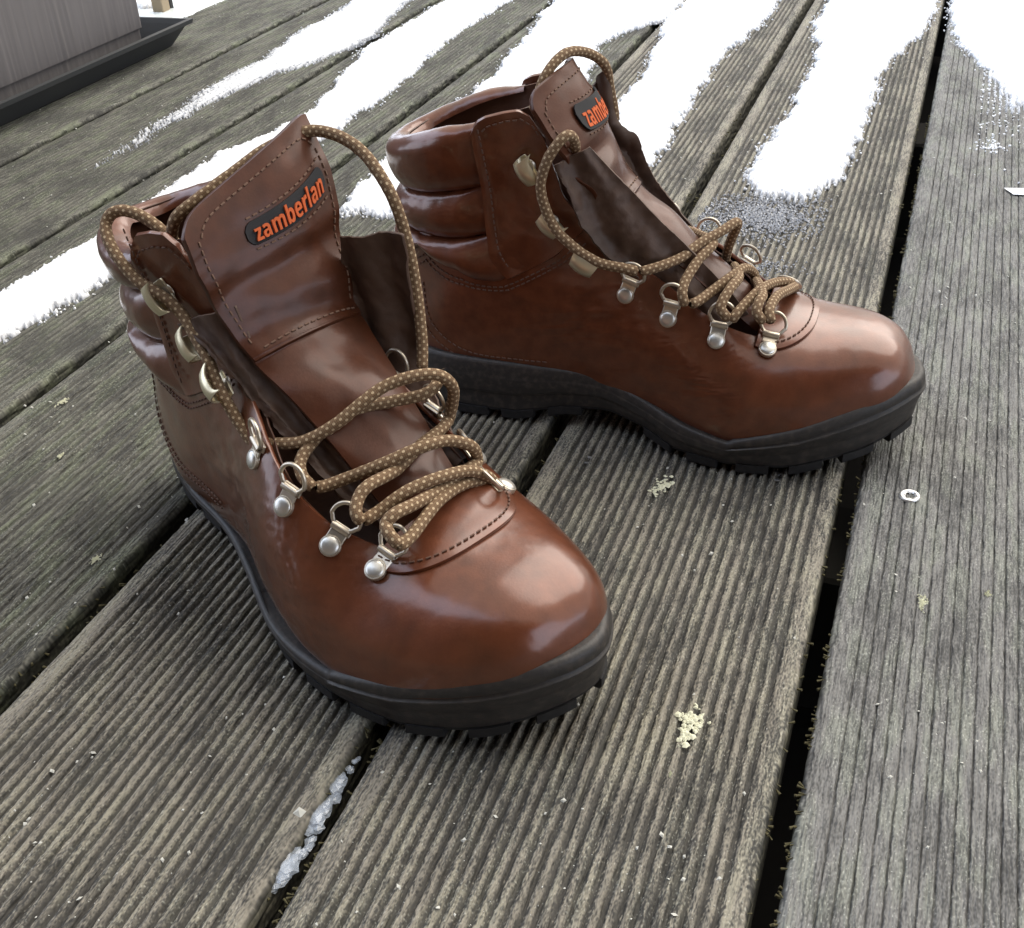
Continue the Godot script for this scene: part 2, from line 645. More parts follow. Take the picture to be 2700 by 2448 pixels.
# ---------------------------------------------------------------- boots
# the upper as a sock of sections from toe (0) to collar (16): bottom u, w; top u, w; half width medial, lateral; roundness below, above; flare
const SEC := [
	[251.5, 35, 252.0, 40, 6, 6, .7, .8, 0], [247.5, 25, 247.5, 51, 16.5, 20, .45, .75, .05], [239.5, 19, 239.5, 58.5, 25.5, 31, .33, .75, .08],
	[225.0, 13, 225, 62, 33.5, 42, .27, .75, .10], [206.0, 10, 204, 62.5, 41.5, 50, .24, .75, .12], [180.0, 9, 181, 66, 46, 55, .22, .78, .14],
	[155.0, 9, 160, 82, 42, 57, .24, .8, .12], [125.0, 10, 143, 100, 35, 53, .28, .85, .08], [90.0, 11, 128, 116, 31, 43, .32, .85, .06],
	[50.0, 10, 118, 127, 32, 36, .34, .85, .08], [14.0, 13, 111, 135, 32, 33, .38, .85, .10], [-6.0, 30, 106, 141, 31, 30, .55, .85, .06],
	[-8.0, 56, 102, 147, 29, 29, .8, .85, 0], [-6.0, 85, 98, 152, 28, 29.5, .85, .85, 0], [-4.0, 110, 94, 158, 29, 31, .85, .85, 0],
	[-4.0, 130, 91, 164, 29, 32, .85, .85, 0], [-3.0, 146, 88, 168, 30, 32.5, .85, .85, 0]]
const OPEN := [[4.12, 0.0], [4.4, .14], [4.7, .34], [4.95, .5], [5.8, .74], [6.8, .88], [7.8, .94], [9.2, .94], [10.8, .86], [13.2, .86], [16.5, .9]]
const SEAM := [[0.0, 12.8], [0.9, 12.7], [1.33, 11.5], [1.57, 10.5], [1.95, 9.75], [2.3, 9.45]]
var SA := []

func sec(x: float) -> PackedFloat32Array:
	x = maxf(x, 0.0)
	var i := mini(int(x), 15)
	var t := x - i
	var o := PackedFloat32Array()
	o.resize(9)
	var a: PackedFloat32Array = SA[maxi(i - 1, 0)]
	var b: PackedFloat32Array = SA[i]
	var c: PackedFloat32Array = SA[i + 1]
	var d: PackedFloat32Array = SA[mini(i + 2, 16)]
	for k in 9:
		o[k] = 0.5 * (2.0 * b[k] + (c[k] - a[k]) * t + (2.0 * a[k] - 5.0 * b[k] + 4.0 * c[k] - d[k]) * t * t + (3.0 * b[k] - a[k] - 3.0 * c[k] + d[k]) * t * t * t)
	return o

func from_sec(a: PackedFloat32Array, th: float, sg: float) -> Vector3:
	var c := cos(th)
	var sn := sin(th)
	var k := smoothstep(-0.4, 0.4, c)
	var e := lerpf(a[7], a[6], k)
	var w := a[4] if sn > 0.0 else a[5]
	var m := w * signf(sn) * pow(absf(sn), e) * (1.0 + a[8] * c)
	return Vector3((a[0] + a[2]) * 0.5 - (a[2] - a[0]) * 0.5 * c, (a[1] + a[3]) * 0.5 - (a[3] - a[1]) * 0.5 * c, m * sg)

func surf(s: float, th: float, sg: float) -> Vector3:
	return from_sec(sec(s), th, sg)

# frame on the upper: position, outward normal, towards the collar, towards the throat
func frame(s: float, th: float, sg: float, off := 0.0) -> Dictionary:
	var p := surf(s, th, sg)
	var ds := surf(s + 0.06, th, sg) - surf(s - 0.06, th, sg)
	var dt := surf(s, th + 0.02, sg) - surf(s, th - 0.02, sg)
	var n := (ds.cross(dt) * -sg).normalized()
	var f := ds.normalized()
	var g := (dt * signf(th)).normalized()
	f = (f - g * f.dot(g)).normalized()
	return {"p": p + n * off, "n": n, "f": f, "g": g}

func tint(p: Vector3, sd: float) -> Color:
	var a := nz.get_noise_3d(p.x * 1.6 + sd, p.y * 1.6, p.z * 1.6)
	var c := nz.get_noise_3d(p.x * 6.0, p.y * 6.0 + sd, p.z * 6.0)
	var t := 1.0 + 0.20 * a + 0.07 * c
	return Color(t * (1.0 + 0.12 * a), t, t * (1.0 - 0.1 * a))

func crease(p: Vector3, m: float) -> float:
	# flex folds across the vamp and soft wrinkles on the quarters
	var q := p.x + 0.55 * p.y - 0.25 * absf(m)
	var win := exp(-pow((p.x - 156.0) / 22.0, 2)) * smoothstep(18.0, 34.0, absf(m)) * smoothstep(20.0, 32.0, p.y)
	var wob := nz.get_noise_3d(p.x * 3.0, p.y * 2.0, p.z * 2.0) * 5.0
	var d := -0.4 * win * pow(1.0 - absf(nz.get_noise_2d((q + wob) * 5.5, (p.y - 0.4 * p.x) * 1.1)), 7.0)
	var win2 := exp(-pow((p.x - 100.0) / 35.0, 2) - pow((p.y - 66.0) / 24.0, 2))
	d += win2 * 0.9 * nz.get_noise_3d(p.x * 2.2, p.y * 2.6 + 40.0, p.z * 2.2)
	d += 0.04 * nz.get_noise_3d(p.x * 8.0, p.y * 8.0, p.z * 8.0)
	d += 0.5 * nz.get_noise_3d(p.x * 0.8 + 9.0, p.y * 0.8, p.z * 0.8)
	return d

func stitches(parent: Node, runs: Array, mk: String, called := "stitching"):
	# runs: arrays of [point, normal]; dashes 2.4 mm long
	var b := buf()
	for run in runs:
		var acc := 0.0
		for k in range(1, run.size()):
			var a: Vector3 = run[k - 1][0]
			var c: Vector3 = run[k][0]
			var l := a.distance_to(c)
			if l < 1e-4:
				continue
			var t := (c - a) / l
			var n: Vector3 = run[k][1]
			var at := 0.0
			while acc + (l - at) >= 3.1:
				at += 3.1 - acc
				acc = 0.0
				var x := t.cross(n).normalized()
				add_box(b, a + t * at + n * 0.08, t, n, x, Vector3(1.0, 0.28, 0.34), 0.12)
			acc += l - at
	if b.v.size() > 0:
		var o := part(called, b, M[mk], parent)
		return o

func offset_grid(P: PackedVector3Array, nu: int, nv: int, side: float, f: Callable) -> PackedVector3Array:
	var N := grid_normals(P, nu, nv, false, side)
	var Q := PackedVector3Array()
	Q.resize(nu * nv)
	for k in nu * nv:
		Q[k] = P[k] + N[k] * float(f.call(P[k], k))
	return Q

func colors_of(P: PackedVector3Array, sd: float) -> PackedColorArray:
	var C := PackedColorArray()
	C.resize(P.size())
	for k in P.size():
		C[k] = tint(P[k], sd)
	return C

const SOLE := [[-13.0, 0, 0], [-11.5, 9, 10], [-7.0, 16, 19], [3.0, 22, 28], [25.0, 27, 34], [60.0, 31, 34], [90.0, 40.5, 31], [108.0, 47.5, 31], [130.0, 55.5, 37], [150.0, 59, 44.5], [172.0, 59, 49], [192.0, 55.5, 47.5], [210.0, 49.5, 42], [227.0, 41, 34], [239.5, 31, 25.5], [247.5, 21.5, 17.5], [252.5, 12.5, 10.5], [254.5, 6.5, 6.5], [255.5, 0, 0]]
const RIM_OUT := [[-15.0, 36.0], [-6.0, 30.0], [5.0, 20.0], [25.0, 14.0], [60.0, 12.0], [110.0, 12.5], [150.0, 15.0], [173.0, 17.0], [186.0, 21.0], [205.0, 26.0], [230.0, 34.5], [250.0, 40.0], [262.0, 41.5]]
const RIM := [[-15.0, 36.0], [60.0, 35.5], [100.0, 33.5], [125.0, 27.0], [150.0, 20.0], [173.0, 17.0], [186.0, 21.0], [205.0, 26.0], [230.0, 34.5], [250.0, 40.0], [262.0, 41.5]]
const BASE := [[-15.0, 3.0], [0.0, 1.0], [60.0, 1.5], [85.0, 7.0], [110.0, 9.0], [128.0, 6.0], [145.0, 0.5], [205.0, 0.8], [235.0, 7.0], [262.0, 17.0]]

func outline(n: int, sg: float) -> Array:      # evenly spaced points round the sole, [u, v]
	var pts := []
	for k in SOLE.size():
		pts.append(Vector2(SOLE[k][0], SOLE[k][2] * sg))
	for k in range(SOLE.size() - 2, 0, -1):
		pts.append(Vector2(SOLE[k][0], -SOLE[k][1] * sg))
	var dense := []
	var m := pts.size()
	for k in m:
		for q in 12:
			var t := q / 12.0
			var a: Vector2 = pts[(k - 1 + m) % m]
			var b: Vector2 = pts[k]
			var c: Vector2 = pts[(k + 1) % m]
			var d: Vector2 = pts[(k + 2) % m]
			dense.append(0.5 * (2.0 * b + (c - a) * t + (2.0 * a - 5.0 * b + 4.0 * c - d) * t * t + (3.0 * b - a - 3.0 * c + d) * t * t * t))
	var cum := [0.0]
	for k in dense.size():
		cum.append(cum[-1] + dense[k].distance_to(dense[(k + 1) % dense.size()]))
	var out := []
	var j := 0
	for k in n:
		var L: float = cum[-1] * k / n
		while cum[j + 1] < L:
			j += 1
		out.append(dense[j].lerp(dense[(j + 1) % dense.size()], (L - cum[j]) / (cum[j + 1] - cum[j])))
	return out

func make_sole(boot: Node3D, sg: float):
	var N := 320
	var o := outline(N, sg)
	var nrm := []
	for k in N:
		var t: Vector2 = (o[(k + 1) % N] - o[(k - 1 + N) % N]).normalized()
		var n := Vector2(t.y, -t.x)
		if n.dot(o[k] - Vector2(118, 0) * 1.0) < 0.0 and absf(o[k].y) > 12.0:
			n = -n
		elif absf(o[k].y) <= 12.0 and n.x * (o[k].x - 118.0) < 0.0:
			n = -n
		nrm.append(n)
	# midsole and rand: [height fraction, offset]; the toe cap stands proud in front of u = 176
	var levels := 15
	var P := PackedVector3Array()
	P.resize(levels * N)
	for k in N:
		var u: float = o[k].x
		var lo := lin(BASE, u) + 4.6
		var hi := lin(RIM, u)
		var cap := smoothstep(173.0, 176.0, u)
		var heel := 1.0 - smoothstep(60.0, 120.0, u)
		hi += cap * 1.6
		if o[k].y * sg < 0.0:
			hi = lerpf(hi, lin(RIM_OUT, u) + cap * 1.6, smoothstep(0.0, 8.0, absf(o[k].y)))
			lo = minf(lo, hi - 6.0)
		var prof: Array
		var mid := lerpf(0.42, 0.36, heel)
		prof = [[0.0, -16.0], [0.0, -2.6], [0.06, -1.2], [mid - 0.09, -0.4 - 1.4 * heel], [mid - 0.03, -0.5 - 1.6 * heel], [mid, 0.1 - 1.2 * heel], [mid + 0.05, 0.35], [0.66, 0.25 + cap * 1.6], [0.70, 0.1 + cap * 1.6], [0.735, -0.2 + cap * 0.1], [0.77, 0.0 + cap * 1.3], [0.92, -0.5 + cap * 1.1], [0.98, -1.4 + cap * 0.9], [1.0, -2.8 + cap * 0.6], [0.93, -11.0]]
		for l in levels:
			var q: Vector2 = o[k] + nrm[k] * float(prof[l][1])
			P[l * N + k] = Vector3(q.x, lerpf(lo, hi, prof[l][0]) + 0.12 * nz.get_noise_3d(q.x * 9, l * 9, q.y * 9), q.y)
	var b := buf()
	add_grid(b, P, levels, N, true, -sg)
	var c := Vector3(118, 12, 0)
	var ring := []
	for k in N:
		ring.append(P[k])
	for k in N:
		tri(b, Vector3(ring[k].x, ring[k].y, 0), ring[k], ring[(k + 1) % N], c + Vector3.UP * 100)
		tri(b, Vector3(ring[k].x, ring[k].y, 0), Vector3(ring[(k + 1) % N].x, ring[(k + 1) % N].y, 0), ring[(k + 1) % N], c + Vector3.UP * 100)
	var sole := part("sole", b, M["rubber"], boot)
	# thin outsole layer under it, and the cleats one by one
	var P2 := PackedVector3Array()
	for l in 4:
		for k in N:
			var lo := lin(BASE, o[k].x)
			var q: Vector2 = o[k] + nrm[k] * [-18.0, -2.2, -1.4, -1.8][l]
			P2.append(Vector3(q.x, lo + [3.6, 3.6, 4.8, 7.0][l], q.y))
	var b2 := buf()
	add_grid(b2, P2, 4, N, true, -sg)
	part("outsole", b2, M["outsole"], sole)
	var k := 0
	while k < N:
		var u: float = o[k].x
		if u > 78.0 and u < 128.0 or absf(o[k].y) < 4.0:
			k += 2
			continue
		var lb := buf()
		var wide := 8 if u > 100.0 else 9
		var rows := []
		for q in wide + 1:
			var kk := (k + q) % N
			var p: Vector2 = o[kk]
			var n2: Vector2 = nrm[kk]
			var base := lin(BASE, p.x)
			var out := p + n2 * -0.6
			var lowp := p + n2 * -1.6
			var inn := p - n2 * 15.0
			rows.append([Vector3(inn.x, base, inn.y), Vector3(lowp.x, base, lowp.y), Vector3(out.x, base + 1.2, out.y), Vector3(out.x, base + 5.4, out.y), Vector3(inn.x, base + 5.4, inn.y)])
		var ctr := Vector3.ZERO
		for r in rows:
			for p in r:
				ctr += p / (rows.size() * 5.0)
		for q in wide:
			for e in 5:
				quad(lb, rows[q][e], rows[q][(e + 1) % 5], rows[q + 1][(e + 1) % 5], rows[q + 1][e], ctr)
		for r in [rows[0], rows[-1]]:
			for e in range(1, 4):
				tri(lb, r[0], r[e], r[e + 1], ctr)
		part("tread_lug", lb, M["outsole"], sole)
		k += wide + (5 if u > 100.0 else 4)

func make_upper(boot: Node3D, sg: float, sd: float, sag: float):
	# vamp and quarters in one piece of leather up to the seam under the collar
	var NI := 150
	var NJ := 140
	var P := PackedVector3Array()
	for i in NI:
		for j in NJ:
			var c := 2.0 * j / (NJ - 1) - 1.0
			var smax := lin(SEAM, absf(c) * 2.24) + 0.35
			var s := pow(float(i) / (NI - 1), 0.85) * smax
			var th := c * (PI - lin(OPEN, s))
			P.append(surf(s, th, sg))
	var side := -sg
	P = offset_grid(P, NI, NJ, side, func(p, _k): return crease(p, p.z))
	var tip := Vector3.ZERO
	for j in NJ:
		tip += P[j] / NJ
	for j in NJ:
		P[j] = tip.lerp(P[j], 0.1)
	var b := buf()
	add_shell(b, P, NI, NJ, side, 1.9, PackedVector2Array(), colors_of(P, sd))
	var vamp := part("vamp", b, M["leather"], boot)
	var runs := []
	for m in [0.0, 1.0]:                       # twin rows under the collar
		var run := []
		for k in 121:
			var th := lerpf(-2.15, 2.15, k / 120.0)
			var f := frame(lin(SEAM, absf(th)) - 0.16 - 0.14 * m, th, sg, 0.35)
			run.append([f.p, f.n])
		runs.append(run)
	for m in [-1.0, 1.0]:                      # heel strap lines
		for d in [0.0, 0.09]:
			var run := []
			for k in 50:
				var s := lerpf(8.6, 12.0, k / 49.0)
				var f := frame(s, m * (0.95 + d - 0.22 * k / 49.0), sg, 0.3)
				run.append([f.p, f.n])
			runs.append(run)
	stitches(vamp, runs, "thread")
	# three padded rolls round the ankle
	var bounds := func(k: int, th: float) -> float:
		var a := absf(th) / 1.8
		return [15.2 - (sag * smoothstep(0.5, 1.5, -th)), 14.35 - 1.15 * pow(a, 1.6), 13.6 - 1.95 * pow(a, 1.6), lin(SEAM, absf(th)) + 0.02][k]
	for k in 3:
		var nu := 34
		var nv := 110
		var R := PackedVector3Array()
		for i in nu:
			for j in nv:
				var th := lerpf(-1.78, 1.78, j / (nv - 1.0))
				var taper := 1.0 - 0.75 * smoothstep(1.35, 1.78, absf(th))
				var lo: float = bounds.call(k + 1, th)
				var hi: float = bounds.call(k, th)
				var t := i / (nu - 1.0)
				var bulge: float = [6.6, 5.2, 6.4][k] * taper
				var q: Vector3
				if k == 0:
					if t < 0.6:
						var tt := t / 0.6
						var f := frame(lerpf(lo, hi, tt), th, sg)
						q = f.p + f.n * (-1.2 + (bulge + 1.2) * pow(clampf(1.0 - pow(1.0 - tt, 2.2), 0, 1), 0.62))
					else:
						var ps := (t - 0.6) / 0.4 * 2.7
						var f := frame(hi, th, sg)
						var ra := 7.6 * (1.0 - 0.4 * smoothstep(1.3, 1.74, absf(th)))
						q = f.p + f.n * (bulge - ra + ra * cos(ps)) + f.f * ra * sin(ps)
				else:
					var f := frame(lerpf(lo, hi, t), th, sg)
					q = f.p + f.n * (-1.2 + (bulge + 1.2) * pow(clampf(4.0 * t * (1.0 - t), 0, 1), 0.62))
				q += frame(clampf(lerpf(lo, hi, t), 0, 15.9), th, sg).n * 0.0
				var wr := nz.get_noise_3d(th * 60.0, q.y * 1.6, 7.0 * k + sd)
				R.append(q + Vector3(0, 0.1 * wr, 0))
		R = offset_grid(R, nu, nv, side, func(p, _k): return 0.22 * nz.get_noise_3d(p.x * 5.0, p.y * 1.5, p.z * 5.0) + 0.35 * nz.get_noise_3d(p.x * 1.5, p.y * 1.5, p.z * 1.5))
		var rb := buf()
		add_grid(rb, R, nu, nv, false, side, PackedVector2Array(), colors_of(R, sd + k * 5.0))
		part("collar_roll", rb, M["leather"], boot)
	# ankle panels that carry the hooks
	for m in [-1.0, 1.0]:
		var nu := 46
		var nv := 30
		var R := PackedVector3Array()
		var top := [[1.64, 15.35], [1.72, 15.85], [1.82, 16.1], [2.0, 16.1], [2.15, 15.9], [2.24, 15.2], [2.3, 13.9], [2.34, 12.6]]
		for i in nu:
			for j in nv:
				var a := lerpf(1.64, 2.30, j / (nv - 1.0))
				var lo := lin(SEAM, a) + 0.05
				var s := lerpf(lo, lin(top, a) - (sag if m < 0.0 else 0.0), i / (nu - 1.0))
				var f := frame(s, a * m, sg)
				R.append(f.p + f.n * (2.9 * (0.25 + 0.75 * smoothstep(0.0, 0.22, i / (nu - 1.0))) + 0.9 * (1.0 - smoothstep(1.66, 1.74, a)) + 0.6 * nz.get_noise_3d(f.p.x * 1.4, f.p.y * 1.4, f.p.z + sd)))
		var pb := buf()
		add_shell(pb, R, nu, nv, side * m, 2.6, PackedVector2Array(), colors_of(R, sd + 30.0 + m))
		var panel := part("ankle_panel", pb, M["leather"], boot)
		var rr := []
		var run := []
		for k in 40:
			var s := lerpf(lin(SEAM, 1.72) + 0.3, 15.5, k / 39.0)
			var f := frame(s, 1.72 * m, sg, 3.65)
			run.append([f.p, f.n])
		rr.append(run)
		run = []
		for k in 40:
			var a := lerpf(1.72, 2.26, k / 39.0)
			var f := frame(lin(top, a) - 0.55 - (sag if m < 0.0 else 0.0), a * m, sg, 3.65)
			run.append([f.p, f.n])
		rr.append(run)
		stitches(panel, rr, "thread" if sg * m > 0 else "thread_pale")
	# lining
	var LI := 70
	var LJ := 90
	var Q := PackedVector3Array()
	for i in LI:
		for j in LJ:
			var c := 2.0 * j / (LJ - 1) - 1.0
			var s := lerpf(3.0, 15.6 - sag * 1.25 * smoothstep(0.4, 1.4, -c * 2.2), i / (LI - 1.0))
			Q.append(surf(s, c * (PI - maxf(lin(OPEN, s), 0.02)), sg))
	Q = offset_grid(Q, LI, LJ, side, func(p, k): return -4.6 - 2.0 * smoothstep(0.9, 1.0, float(k / LJ) / LI) * 0.0 + 0.8 * nz.get_noise_3d(p.x * 3.0, p.y * 0.7, p.z * 3.0))
	var lb := buf()
	add_shell(lb, Q, LI, LJ, -side, 0.8, PackedVector2Array(), colors_of(Q, sd + 60.0))
	part("lining", lb, M["lining"], boot)
	# half-moon of leather where the throat begins
	var TN := 26
	var TM := 40
	var T := PackedVector3Array()
	var run := []
	for i in TN:
		for j in TM:
			var r := i / (TN - 1.0)
			var ph := lerpf(-PI * 0.5, PI * 0.5, j / (TM - 1.0))
			var f := frame(5.05 - 1.05 * r * cos(ph), PI + 0.70 * r * sin(ph), sg)
			T.append(f.p + f.n * (2.3 - 0.8 * pow(r, 8.0)))
			if i == TN - 4:
				run.append([f.p + f.n * 2.4, f.n])
	var tb := buf()
	add_shell(tb, T, TN, TM, sg, 2.0, PackedVector2Array(), colors_of(T, sd + 80.0))
	var tab := part("throat_patch", tb, M["leather"], boot)
	stitches(tab, [run], "thread")

# tongue surface: a across (-1 lateral .. 1 medial), b along (0 at the throat .. 1 at the top)
const TC := [Vector2(206, 50), Vector2(190, 58), Vector2(170, 74), Vector2(149, 92), Vector2(131, 106), Vector2(114, 118), Vector2(104, 132), Vector2(99, 148), Vector2(93, 162), Vector2(85, 176)]
const TW := [[0.0, 12.0], [0.2, 17.0], [0.35, 20.5], [0.5, 24.0], [0.6, 27.5], [0.7, 30.5], [0.85, 33.0], [1.0, 32.5]]
func tongue(a: float, b: float, sg: float, pose: Dictionary, off := 0.0) -> Vector3:
	var q: Vector2 = cr(TC, b * 9.0)
	var d: Vector2 = (cr(TC, minf(b * 9.0 + 0.05, 9.0)) - cr(TC, b * 9.0 - 0.05)).normalized()
	var n := Vector2(d.y, -d.x)                # towards the front and up
	if n.x < 0.0:
		n = -n
	var hw := lin(TW, b)
	var top := smoothstep(0.55, 1.0, b)
	# corners rounded at the top
	var bow: float = lerpf(5.5, pose.bow if a < 0.0 or pose.roll_med == 0.0 else 1.0, top) * a * a
	var h := -bow + off
	h += 2.4 * sin(b * 40.0 + a * 0.9) * smoothstep(0.5, 0.6, b) * (1.0 - smoothstep(0.72, 0.80, b)) * (0.55 + 0.45 * a)
	h += 1.2 * sin(b * 30.0 + 2.0 + a * 1.5) * (1.0 - smoothstep(0.45, 0.55, b)) * (1.0 - a * a)
	hw *= lerpf(minf(pose.wide, 1.0), pose.wide, top)
	var across := a * hw
	if pose.roll > 0.0 and a < 0.0:            # the far edge rolls away
		var k: float = pose.roll * top
		across = -hw * lerpf(-a, sin(-1.5 * a) / 1.5, k)
		h -= k * hw * (1.0 - cos(1.5 * a)) / 1.5
	h += 1.1 * nz.get_noise_3d(a * 22.0 + pose.sd, b * 120.0, 5.0)
	if b > 0.555:
		h += 1.2
	if pose.roll_med > 0.0 and a > 0.0:
		var k: float = pose.roll_med * top
		across = hw * lerpf(a, sin(1.4 * a) / 1.4, k)
		h -= k * hw * (1.0 - cos(1.4 * a)) / 1.4
	q += n * h
	q += d * (pose.tilt * a * top)
	q += Vector2(pose.fwd * a * top, 0.0) + pose.lean * top
	return Vector3(q.x, q.y, (across + pose.shift * top) * sg)

func make_tongue(boot: Node3D, sg: float, pose: Dictionary):
	for seg in [[0.0, 0.565, "tongue_base"], [0.555, 1.0, "tongue"]]:
		var nu := 90
		var nv := 44
		var P := PackedVector3Array()
		for i in nu:
			var b: float = lerpf(seg[0], seg[1], i / (nu - 1.0))
			if seg[0] > 0.1:
				b = maxf(b, 0.5551)
			for j in nv:
				var a := 2.0 * j / (nv - 1) - 1.0
				var bb := b
				if seg[1] == 1.0:              # rounded top corners
					bb -= (0.05 if a < 0.0 or pose.roll > 0.0 else 0.014) * pow(absf(a), 9.0) * smoothstep(0.85, 1.0, b)
				P.append(tongue(a, bb, sg, pose))
		var tb := buf()
		add_shell(tb, P, nu, nv, sg, 2.8 if seg[1] == 1.0 else 2.4, PackedVector2Array(), colors_of(P, pose.sd + 11.0))
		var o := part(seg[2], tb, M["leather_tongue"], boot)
		if seg[1] < 1.0:
			continue
		var r1 := []
		var r2 := []
		var r3 := []
		for k in 80:
			var a := lerpf(-0.86, 0.86, k / 79.0)
			r1.append([tongue(a, 0.955 - 0.04 * pow(absf(a / 0.86), 10.0), sg, pose, 0.15), tnormal(a, 0.94, sg, pose)])
			r2.append([tongue(a, 0.568 + 0.008 * (1.0 - a * a), sg, pose, 0.15), tnormal(a, 0.575, sg, pose)])
		for e in [-0.88, 0.88]:
			var rr := []
			for k in 60:
				var b := lerpf(0.58, 0.92, k / 59.0)
				rr.append([tongue(e, b, sg, pose, 0.15), tnormal(e, b, sg, pose)])
			r3.append(rr)
		stitches(o, [r1, r2] + r3, "thread_pale")
		# woven patch with raised lettering
		var pb := buf()
		var L := PackedVector3Array()
		var lx: Vector2 = pose.label_a
		for i in 14:
			for j in 40:
				var a := lerpf(lx.x, lx.y, j / 39.0)
				var t := i / 13.0
				var ex := clampf((absf(2.0 * j / 39.0 - 1.0) - 0.84) / 0.16, 0.0, 1.0)
				t = 0.5 + (t - 0.5) * lerpf(1.0, sqrt(1.0 - ex * ex * 0.97), 0.75)
				var arc := -0.016 * pow(2.0 * j / 39.0 - 1.0, 2.0)
				L.append(tongue(a, lerpf(pose.label_b.x, pose.label_b.y, t) - arc, sg, pose, 0.75))
		add_shell(pb, L, 14, 40, sg, 0.8)
		var patch := part("brand_patch", pb, M["label"], o)
		stitches(patch, [_edge(pose, sg, lx, pose.label_b.x - 0.012), _edge(pose, sg, lx, pose.label_b.y + 0.012)], "thread_pale")
		var tm := TextMesh.new()
		var fnt := SystemFont.new()
		fnt.font_names = PackedStringArray(["Droid Sans"])
		fnt.font_weight = 700
		tm.font = fnt
		tm.text = "zamberlan"
		tm.font_size = 64
		tm.pixel_size = 0.01
		tm.depth = 0.1
		tm.curve_step = 1.5
		var ar := tm.get_mesh_arrays()
		var tv: PackedVector3Array = ar[Mesh.ARRAY_VERTEX]
		var lo := Vector3.INF
		var hi := -Vector3.INF
		for v in tv:
			lo = lo.min(v); hi = hi.max(v)
		var text_dir: float = pose.text_dir
		var B := buf()
		B.v.resize(tv.size())
		for k in tv.size():
			var t := (tv[k] - lo) / (hi - lo)
			var fx := lerpf(0.07, 0.93, t.x)
			if text_dir < 0.0:
				fx = 1.0 - fx
			var a := lerpf(lx.x, lx.y, fx)
			var arc := -0.016 * pow(2.0 * fx - 1.0, 2.0)
			B.v[k] = tongue(a, lerpf(pose.label_b.x, pose.label_b.y, lerpf(0.1, 0.86, t.y)) - arc, sg, pose, 1.0 + 0.9 * t.z) * 0.001
		B.i = ar[Mesh.ARRAY_INDEX]
		var st := SurfaceTool.new()
		st.begin(Mesh.PRIMITIVE_TRIANGLES)
		for k in B.i:
			st.set_smooth_group(-1)
			st.add_vertex(B.v[k])
		st.generate_normals()
		var lt := MeshInstance3D.new()
		lt.name = "lettering"
		lt.mesh = st.commit()
		lt.material_override = M["orange"]
		o.add_child(lt, true)

func _edge(pose: Dictionary, sg: float, lx: Vector2, b: float) -> Array:
	var r := []
	for k in 40:
		var a := lerpf(lx.x, lx.y, k / 39.0)
		r.append([tongue(a, b + 0.016 * pow(2.0 * k / 39.0 - 1.0, 2.0), sg, pose, 0.15), tnormal(a, b, sg, pose)])
	return r

func tnormal(a: float, b: float, sg: float, pose: Dictionary) -> Vector3:
	var x := tongue(a + 0.03, b, sg, pose) - tongue(a - 0.03, b, sg, pose)
	var y := tongue(a, minf(b + 0.01, 1.0), sg, pose) - tongue(a, b - 0.01, sg, pose)
	return y.cross(x).normalized() * sg

func dome(b: Dictionary, c: Vector3, n: Vector3, f: Vector3, r: float, h: float):
	var g := n.cross(f)
	var P := PackedVector3Array()
	for i in 7:
		var a := i / 6.0 * PI * 0.5
		for j in 18:
			var q := TAU * j / 18
			P.append(c + (f * cos(q) + g * sin(q)) * r * cos(a) + n * h * sin(a))
	add_grid(b, P, 7, 18, true, -1.0)

func make_ring(boot: Node3D, s: float, th: float, sg: float, lift: float):
	var fr := frame(s, th, sg, lift)
	var p: Vector3 = fr.p
	var n: Vector3 = fr.n
	var f: Vector3 = fr.f
	var g: Vector3 = fr.g
	# strap plate
	var b := buf()
	add_box(b, p + g * 3.2 + n * 0.7, g, n, f, Vector3(4.2, 0.45, 3.5), 0.4)
	var P := PackedVector3Array()
	for i in 4:
		var rr: float = [4.1, 4.1, 3.8, 0.1][i]
		var hh: float = [-0.4, 1.2, 1.55, 1.6][i]
		for j in 20:
			var q := TAU * j / 20
			P.append(p + (f * cos(q) + g * sin(q)) * rr + n * hh)
	var side := 1.0 if f.cross(g).dot(n) < 0 else -1.0
	add_grid(b, P, 4, 20, true, side)
	var plate := part("lace_loop", b, M["steel"], boot)
	var rb := buf()
	dome(rb, p + n * 1.4, n, f, 3.6, 1.3)
	part("rivet", rb, M["nickel"], plate)
	# rolled barrel at the end of the plate, and the wire ring through it
	var bb := buf()
	var c := p + g * 7.3 + n * 1.6
	add_tube(bb, [c - f * 3.8, c - f * 3.75, c + f * 3.75, c + f * 3.8], 1.5, 14)
	add_box(bb, c - n * 1.5, f, n, g, Vector3(4.1, 0.5, 1.6), 0.2)
	part("barrel", bb, M["steel"], plate)
	var wb := buf()
	var dirn := (g * 0.92 + n * 0.38).normalized()
	var pts := []
	for k in 40:
		var q := TAU * k / 40.0
		var y := sin(q)
		pts.append(c + f * 5.9 * cos(q) * (1.0 if y > -0.2 else 0.92) + dirn * (4.4 + (6.2 if y > 0 else 4.4) * y))
	add_tube(wb, pts, 0.85, 8, true)
	part("wire_ring", wb, M["steel"], plate)

